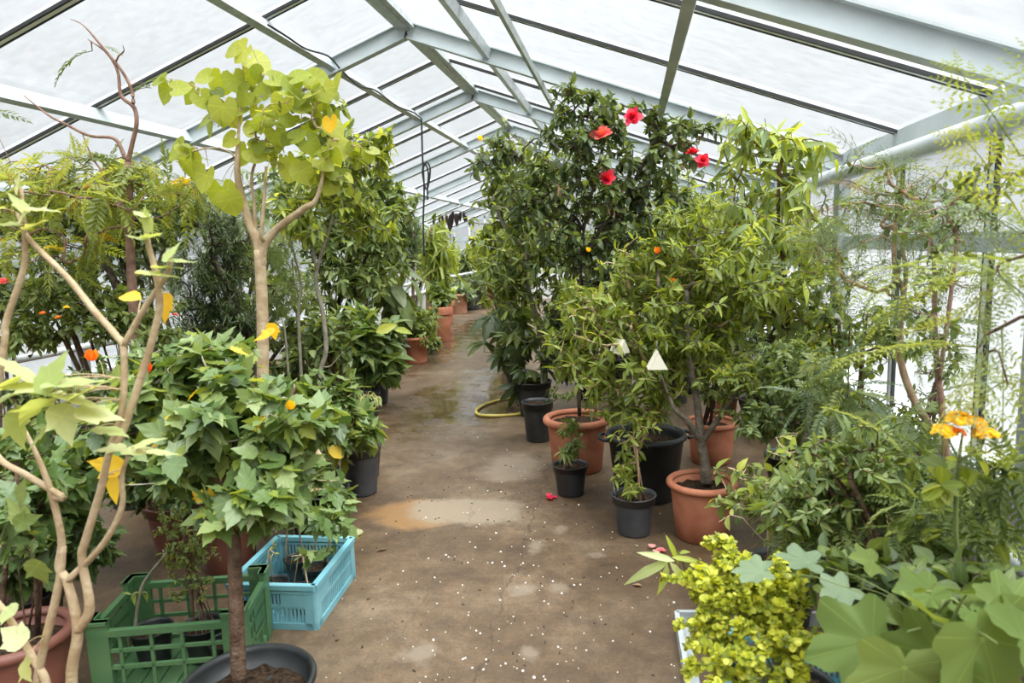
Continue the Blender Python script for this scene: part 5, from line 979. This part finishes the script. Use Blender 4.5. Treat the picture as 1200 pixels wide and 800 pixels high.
for b, bl, lv, pt, lab in (
    (np.array([-2.55, 2.35, 0]), [(60, 600, 2.35, 60, 55, .2, 50), (20, 660, 2.2, 50, 45, .15, 30), (110, 640, 2.45, 35, 30, .15, 20), (90, 540, 2.4, 60, 35, .2, 36)], [leaf('hib', .085, 'lf_hib', 5, tone=(.3, .22)), leaf('ovate', .06, 'lf_dark', 5)], NUR(.30, .26), 'dark leafy bush in a black pot behind the corner terracotta pot'),
    (np.array([-3.0, 2.9, 0]), [(30, 470, 2.95, 60, 40, .25, 50), (80, 510, 2.85, 60, 40, .2, 40), (10, 550, 2.7, 40, 40, .2, 30)], [leaf('small', .045, 'lf_dark', 10), leaf('ovate', .06, 'lf_mid', 4)], NUR(.34, .3), 'dense small-leaved bush left of the hibiscus standard'),
    (np.array([-2.1, 3.15, 0]), [(165, 560, 2.95, 50, 35, .2, 40), (230, 560, 3.0, 50, 40, .2, 40), (290, 540, 3.1, 40, 40, .2, 30)], [leaf('hib', .08, 'lf_hib', 4, tone=(.35, .22)), leaf('small', .045, 'lf_dark', 6)], TERR(.32, .28, mat='terra_dark'), 'shady shrub in a dark terracotta pot behind the green crate'),
    (np.array([-4.2, 3.9, 0]), [(10, 340, 3.95, 50, 50, .3, 60), (-20, 260, 4.0, 40, 50, .3, 30)], [leaf('ovate', .07, 'lf_dark', 8)], NUR(.36, .32), 'dark broadleaf bush at the left wall beside the orange-flowered bush')):
    plant('potted_shrub', lab, 'plant', b, blobs=bl, leaves=lv, stems=6, pot=pt, bark='bark', attach_z=.3)
for b, bl, lv, lab in (
    (np.array([1.0, 2.35, 0]), [(960, 560, 2.4, 50, 40, .15, 50), (1010, 540, 2.4, 50, 40, .15, 40), (930, 600, 2.3, 40, 25, .12, 30)], [leaf('ellip', .05, 'lf_mid', 6), leaf('small', .035, 'lf_soft', 6)], 'tangled green bush beside the heating pipe'),
    (np.array([1.3, 3.45, 0]), [(1110, 440, 3.45, 45, 40, .15, 30), (1070, 490, 3.4, 50, 40, .15, 40), (1130, 400, 3.5, 30, 50, .1, 16)], [leaf('small', .035, 'lf_mid', 7, tone=(.65, .25))], 'airy small-leaved plant against the right glass wall behind the bent tree'),
    (np.array([1.25, 4.0, 0]), [(1000, 400, 4.0, 45, 40, .2, 50), (1040, 380, 3.9, 40, 40, .2, 40), (960, 350, 4.1, 40, 45, .2, 40)], [leaf('ovate', .055, 'lf_mid', 5, tone=(.6, .28)), leaf('round', .04, 'lf_fresh', 3, frac=.5)], 'loose leafy shrub by the wall between the slim tree and the bent tree')):
    plant('potted_shrub', lab, 'plant', b, blobs=bl, leaves=lv, stems=6, pot=NUR(.3, .26), bark='bark', attach_z=.3, twig=.0018)

# ------------------------------------------------------------------ crates
def crate(name, label, mat, corner, ux, size, style):
    """corner: front right foot; ux: direction of the front edge (to the left); size (w, d, h)"""
    w, d, h = size; ux = np.array([ux[0], ux[1], 0.]); ux /= np.linalg.norm(ux); uy = np.array([ux[1], -ux[0], 0.])
    if uy[1] < 0: uy = -uy
    c0 = np.asarray(corner, float); rt = empty(name, c0 + ux * w / 2 + uy * d / 2, label, 'crate'); off = c0 + ux * w / 2 + uy * d / 2
    Rm = np.stack([ux, uy, UP], 1)
    def bx(mb, a, b):                                               # box between local corners a and b
        a = np.array(a, float); b = np.array(b, float); mb.box(c0 + Rm @ ((a + b) / 2), np.abs(b - a), Rm)
    def part(nm, mb): return mb.build(nm, M[mat], rt, off, smooth=False)
    mb = MB(); bx(mb, (.01, .01, .0), (w - .01, d - .01, .012))
    for k in range(1, 8): bx(mb, (w * k / 8 - .006, .01, .012), (w * k / 8 + .006, d - .01, .02))
    part('base', mb)
    def side(nm, lng, place, solid):
        """one wall, lng long; place(u, v0, z) maps along / thickness / up"""
        mb = MB()
        def q(u0, u1, z0, z1, t0=0, t1=.012): bx(mb, place(u0, t0, z0), place(u1, t1, z1))
        if style == 'grid':                                         # green: open grid with raised corners
            q(0, lng, h * .80, h * .88, -.008, .016); q(0, lng, 0, .03); q(0, lng, h * .36, h * .41); q(0, lng, h * .58, h * .62)
            for k in range(1, int(lng / .105)): u = lng * k / int(lng / .105); q(u - .006, u + .006, .02, h * .82)
            if solid: q(lng * .42, lng * .80, h * .30, h * .74)
            for u0, u1 in ((0, .075), (lng - .075, lng)): q(u0, u1, 0, h, -.006, .014); q(u0, u1, h - .012, h, -.014, .02)
        else:                                                       # blue: fine upright slots, smooth corners
            q(0, lng, h - .022, h, -.012, .016); q(0, lng, h * .80, h * .86, -.006, .012); q(0, lng, 0, .03, -.004, .012); q(0, lng, h * .46, h * .52)
            n = int(lng / .018)
            for k in range(n): u = lng * (k + .5) / n; q(u - .0045, u + .0045, .03, h * .8, .001, .010)
            for u0, u1 in ((0, .05), (lng - .05, lng)): q(u0, u1, 0, h * .98, -.004, .012)
            if solid: q(.05, .16, h * .5, h * .82, -.002, .010)
        part(nm, mb)
    side('side_panel', w, lambda u, t, z: (u, t, z), style == 'slot'); side('side_panel', w, lambda u, t, z: (u, d - t, z), False)
    side('side_panel', d, lambda u, t, z: (t, u, z), True); side('side_panel', d, lambda u, t, z: (w - t, u, z), True)
    for x, y in ((0, 0), (w, 0), (0, d), (w, d)):
        mb = MB(); s = .02; P0 = c0 + Rm @ np.array([x + (s / 2 if x == 0 else -s / 2), y + (s / 2 if y == 0 else -s / 2), h * .49]); mb.lathe([(0, -h * .49), (s * .8, -h * .49), (s * .8, h * .485), (0, h * .485)], 10, P0); part('corner_post', mb)
    return rt, c0, ux, uy
gc, gc0, gux, guy = crate('green_crate', 'green open-grid plastic crate behind the black tub trunk', 'green_crate', (-1.46, 2.22, 0), (-.96, -.26), (.56, .38, .31), 'grid')
bc, bc0, bux, buy = crate('blue_crate', 'light blue slotted plastic crate at the left edge of the path', 'blue_crate', (-1.36, 2.62, 0), (-1, -.06), (.40, .50, .21), 'slot')
rc, rc0, rux, ruy = crate('blue_crate', 'blue plastic crate under the golden creeper', 'blue_crate', (.72, 1.80, .02), (-1, .12), (.44, .66, .17), 'slot')
def in_crate(c0, ux, uy, u, v): return c0 + ux * u + uy * v + UP * .021
p = in_crate(gc0, gux, guy, .22, .2)
plant('potted_box_shrub', 'tiny-leaved upright bush in a pot inside the green crate', 'plant', p, blobs=[(222, 640, 2.36, 38, 40, .10, 150), (200, 610, 2.38, 25, 25, .08, 50), (225, 690, 2.36, 26, 20, .08, 50)], leaves=[leaf('small', .018, 'lf_mid', 11, tone=(.6, .25)), leaf('small', .017, 'lf_fresh', 4)], stems=9, pot=NUR(.17, .14), bark='bark', twig=.0012, spread=.4)
p = in_crate(gc0, gux, guy, .42, .2)
plant('potted_sapling', 'thin leaning sapling in a pot at the left of the green crate', 'plant', p, blobs=[(165, 690, 2.3, 14, 10, .05, 8), (190, 650, 2.3, 12, 10, .05, 5)], leaves=[leaf('small', .035, 'lf_fresh', 4)], trunks=[(WP((158, 740, 2.28), (162, 705, 2.28), (170, 680, 2.28), (195, 648, 2.28)), [.007, .006, .006, .004])], pot=NUR(.16, .14), bark='bark_grey', twig=.0014)
for u, v, lab in ((.10, .10, 'black plastic pot in the front right corner of the green crate'),):
    r = empty('nursery_pot', in_crate(gc0, gux, guy, u, v), lab, 'pot'); make_pot(r, in_crate(gc0, gux, guy, u, v), 'nursery', .13, .12)
bl_l = [(.13, .12, (352, 650, 2.75, 22, 14, .06, 10), 'broad-leaved seedling in a pot at the front of the left blue crate', 'hib', .07, 'lf_hib'), (.27, .18, (318, 645, 2.8, 14, 16, .06, 14), 'small pale-leaved seedling in the left blue crate beside the trunk', 'small', .028, 'lf_lime'),
        (.14, .34, (385, 610, 2.9, 24, 16, .08, 14), 'leafy cutting in the middle of the left blue crate', 'hib', .075, 'lf_hib'), (.27, .42, (340, 590, 3.0, 26, 20, .08, 14), 'hibiscus cutting near the rear of the left blue crate', 'hib', .075, 'lf_mid')]
for u, v, blob, lab, kd, L, mt in bl_l:
    p = in_crate(bc0, bux, buy, u, v); plant('potted_cutting', lab, 'plant', p, blobs=[blob], leaves=[leaf(kd, L, mt, 4, tone=(.55, .25))], stems=2, pot=NUR(.125, .11), bark='bark_pale', twig=.0022)

# ------------------------------------------------------------------ other things
mb = MB(); hp = [FL(*q, .016) for q in ((604, 440), (606, 452), (603, 460), (596, 466), (580, 470), (566, 475), (558, 481), (562, 486), (580, 487), (600, 486), (614, 484), (630, 482))]
mb.tube(catmull(hp, 8), .0155, 10); tag(mb.build('garden_hose', M['hose']), 'yellow garden hose looped on the path beside the black pots', 'hose')
mb = MB(); hp = [FL(*q, .016) for q in ((603, 460), (606, 455), (600, 446), (592, 440), (585, 432))]
# black cable drooping from the roof on the left
def tube_thing(nm, lab, cat, pts, r, mat='cable', parts=()):
    o = np.asarray(pts[0]); rt = empty(nm, o, lab, cat); m = MB(); m.tube(catmull(pts, 6), r, 6); m.build('cable_run', M[mat], rt, o)
    for pnm, pp, pr2 in parts: m = MB(); m.tube(catmull(pp, 8), pr2, 6); m.build(pnm, M[mat], rt, o)
def RF(px, py, dz=.22):                                             # a point dz under the left or right roof slope
    d = ray(px, py); best = None
    for s in (-1, 1):
        t = (ZR - dz + SL * s * XR - EYE) / (d[2] + SL * s * d[0]); P = CAMP + d * t
        if t > 0 and (P[0] - XR) * s >= -.02: best = P
    return best
c1 = [RF(314, 29, .12), RF(335, 42, .16), RF(358, 57, .18), RF(385, 66, .14), RF(400, 82, .14), RF(420, 100, .17), RF(440, 106, .13), RF(465, 124, .16), RF(485, 132, .13), RF(494, 139, .13)]
yb = c1[-1][1]
dn = [W(494, 139, yb), W(495, 180, yb), W(497, 220, yb), W(496, 260, yb), W(497, 300, yb)]
lp = [W(x, y, yb) for x, y in ((495, 198), (500, 190), (504, 197), (503, 212), (500, 222), (497, 214), (495, 200), (498, 191), (502, 203), (501, 218), (501, 234))]
tube_thing('hanging_cable', 'black cable clipped along the left purlin and hanging down with a coiled loop', 'cable', c1, .008, parts=(('drop', dn, .012), ('coil', lp, .011)))
# dry dark seed pods hanging in the gap above the path
def pods():
    Yp = 9.3; o = W(535, 250, Yp); rt = empty('hanging_seed_pods', o, 'cluster of dry dark seed pods hanging on a twig above the path', 'seed pods')
    m = MB(); m.tube(catmull(WP((501, 262, Yp), (512, 257, Yp), (525, 250, Yp), (535, 247, Yp), (546, 250, Yp)), 6), .006, 5); m.build('twig', M['bark_dark'], rt, o)
    for k, (x, y, L) in enumerate([(523, 252, .13), (526, 256, .2), (528, 251, .22), (531, 248, .16), (534, 250, .2), (536, 251, .18), (539, 249, .14), (543, 250, .14), (546, 253, .1), (508, 258, .08), (514, 255, .09), (518, 253, .09)]):
        m = MB(); p = W(x, y - 1, Yp); put_leaves(m, TPL['lance'][2:3], p[None], np.array([[rng.normal(0, .1), .05, -1.]]), np.array([[.3, -1, 0.]]), np.array([L]), np.array([rng.random()]), np.array([1.6])); m.build('seed_pod', M['pod'], rt, o)
pods()
# folded triangular trap cards hung in the shrub
def trap(px, py, Y, s, lab, rot=0):
    c = W(px, py, Y); rt = empty('insect_trap', c, lab, 'insect trap'); R = _rz(rot)
    m = MB(); h = s * .95; tri = [np.array([0, 0, h * .5]), np.array([-s / 2, 0, -h * .5]), np.array([s / 2, 0, -h * .5])]
    for a, b2 in ((0, 1), (1, 2), (2, 0)):
        A, B = tri[a], tri[b2]; m2 = MB(); n_ = np.cross(B - A, (0, 1, 0)); n_ /= np.linalg.norm(n_); q = np.array([A, B, B + n_ * .0015, A + n_ * .0015]) - np.array([0, s * .5, 0])
        m2.prism([R @ v + c for v in q], R @ np.array([0, s, 0])); m2.build('card_side', M['card'], rt, c, smooth=False)
    m3 = MB(); fr = [R @ (v - np.array([0, s * .5, 0])) + c for v in tri]; m3.prism(fr, R @ np.array([0, .0015, 0])); m3.build('card_front', M['card'], rt, c, smooth=False)
    m4_ = MB(); m4_.tube([c + UP * h * .5, c + UP * (h * .5 + .05)], .001, 4); m4_.build('hook_wire', M['galv'], rt, c)
trap(770, 421, 3.62, .10, 'cream triangular insect trap hanging clear in the shrub of the black tub', .1)
trap(726, 405, 3.92, .085, 'cream insect trap half hidden by leaves, left of the clearer one', .8)
# fallen petals, leaves and white specks on the concrete
def fallen(nm, lab, cat, px, py, mats, L, tpl, n=1, sp=0):
    c = FL(px, py, .004); rt = empty(nm, c, lab, cat)
    for k in range(n):
        m = MB(); a = rng.random() * 6.28; q = c + np.array([rng.normal(0, sp), rng.normal(0, sp), .004 + .004 * k]); d = np.array([math.cos(a), math.sin(a), .12]); put_leaves(m, TPL[tpl][:1], q[None], d[None], np.array([[0.05, 0.05, 1.]]), np.array([L]), np.array([rng.random()])); m.build('petal' if 'petal' in nm or 'bloom' in nm else 'blade', M[mats], rt, c)
fallen('fallen_bloom', 'wilted pink-red bloom fallen beside the small black pot', 'fallen bloom', 641, 583, 'fl_red', .05, 'round', 5, .012)
fallen('fallen_bloom', 'wilted pink petals on the concrete near the white-tagged pot', 'fallen bloom', 765, 645, 'fl_pink', .05, 'round', 4, .012)
fallen('fallen_leaf', 'large pale yellow leaf fallen beside the blue crate', 'fallen leaf', 425, 626, 'lf_pale', .16, 'hib')
fallen('fallen_leaf', 'curled brown leaf on the concrete beside the blue crate', 'fallen leaf', 442, 646, 'lf_brown', .06, 'ovate')
fallen('fallen_leaf', 'small dark leaf on the concrete by the golden creeper', 'fallen leaf', 752, 687, 'lf_brown', .05, 'ovate')
mb = MB()
for k in range(230):
    y = 2.3 + abs(rng.normal(0, 1.3)); x = rng.normal(-.45, .42) - .10 * (y - 2.5); s = .0016 + .0032 * rng.random() ** 3; mb.box((x, y, s * .45), (s * 2, s * 2, s * 1.2), _rz(rng.random() * 3) @ _rx(rng.normal(0, .3)))
tag(mb.build('perlite_crumbs', M['perlite'], smooth=False), 'white perlite crumbs strewn over the concrete path', 'crumbs', kind='stuff')
mb = MB()
for k in range(110):
    y = 2.3 + abs(rng.normal(0, 1.8)); x = rng.uniform(-1.3, .1) - .12 * (y - 2.5); s = .003 + .004 * rng.random(); mb.box((x, y, .002), (s * 2.4, s, .003), _rz(rng.random() * 3))
tag(mb.build('leaf_litter', M['bark_dark'], smooth=False), 'dark crumbs of leaf litter on the concrete', 'litter', kind='stuff')
# low metal edging of the bed at the near right
mb = MB(); mb.bar((.24, 1.0, .03), (.20, 2.85, .03), .02, .06); mb.bar((.20, 2.85, .03), (1.3, 2.95, .03), .02, .06); mb.bar((.262, 1.0, .006), (.222, 2.85, .006), .05, .012)
tag(mb.build('metal_edging', M['galv'], smooth=False), 'pale metal edging strip along the near right bed', 'edging')
print('LEAVES', sum(n for _, n in TRACK), sorted(TRACK, key=lambda t: -t[1])[:8])

# families of look-alikes
GROUPS = dict(potted_shrub='potted shrubs along both sides of the path', potted_seedling='seedlings in small black pots', potted_sapling='small saplings', potted_cutting='cuttings in the left blue crate', potted_hibiscus='hibiscus plants on the left',
              potted_tree='small potted trees', potted_feathery_tree='feathery-leaved trees', potted_fern='ferny plants on the right', potted_foliage_plant='potted plants at the far end of the path', insect_trap='insect traps in the shrub', blue_crate='plastic crates', green_crate='plastic crates',
              fallen_bloom='fallen blooms on the path', fallen_leaf='fallen leaves on the path', heating_pipe='pipes along the walls', ventilation_pipe='pipes along the walls')
for o in list(scene.objects):
    if o.parent is None and o.get('category') and not o.get('group'):
        g = GROUPS.get(o.name.split('.')[0])
        if g: o['group'] = g
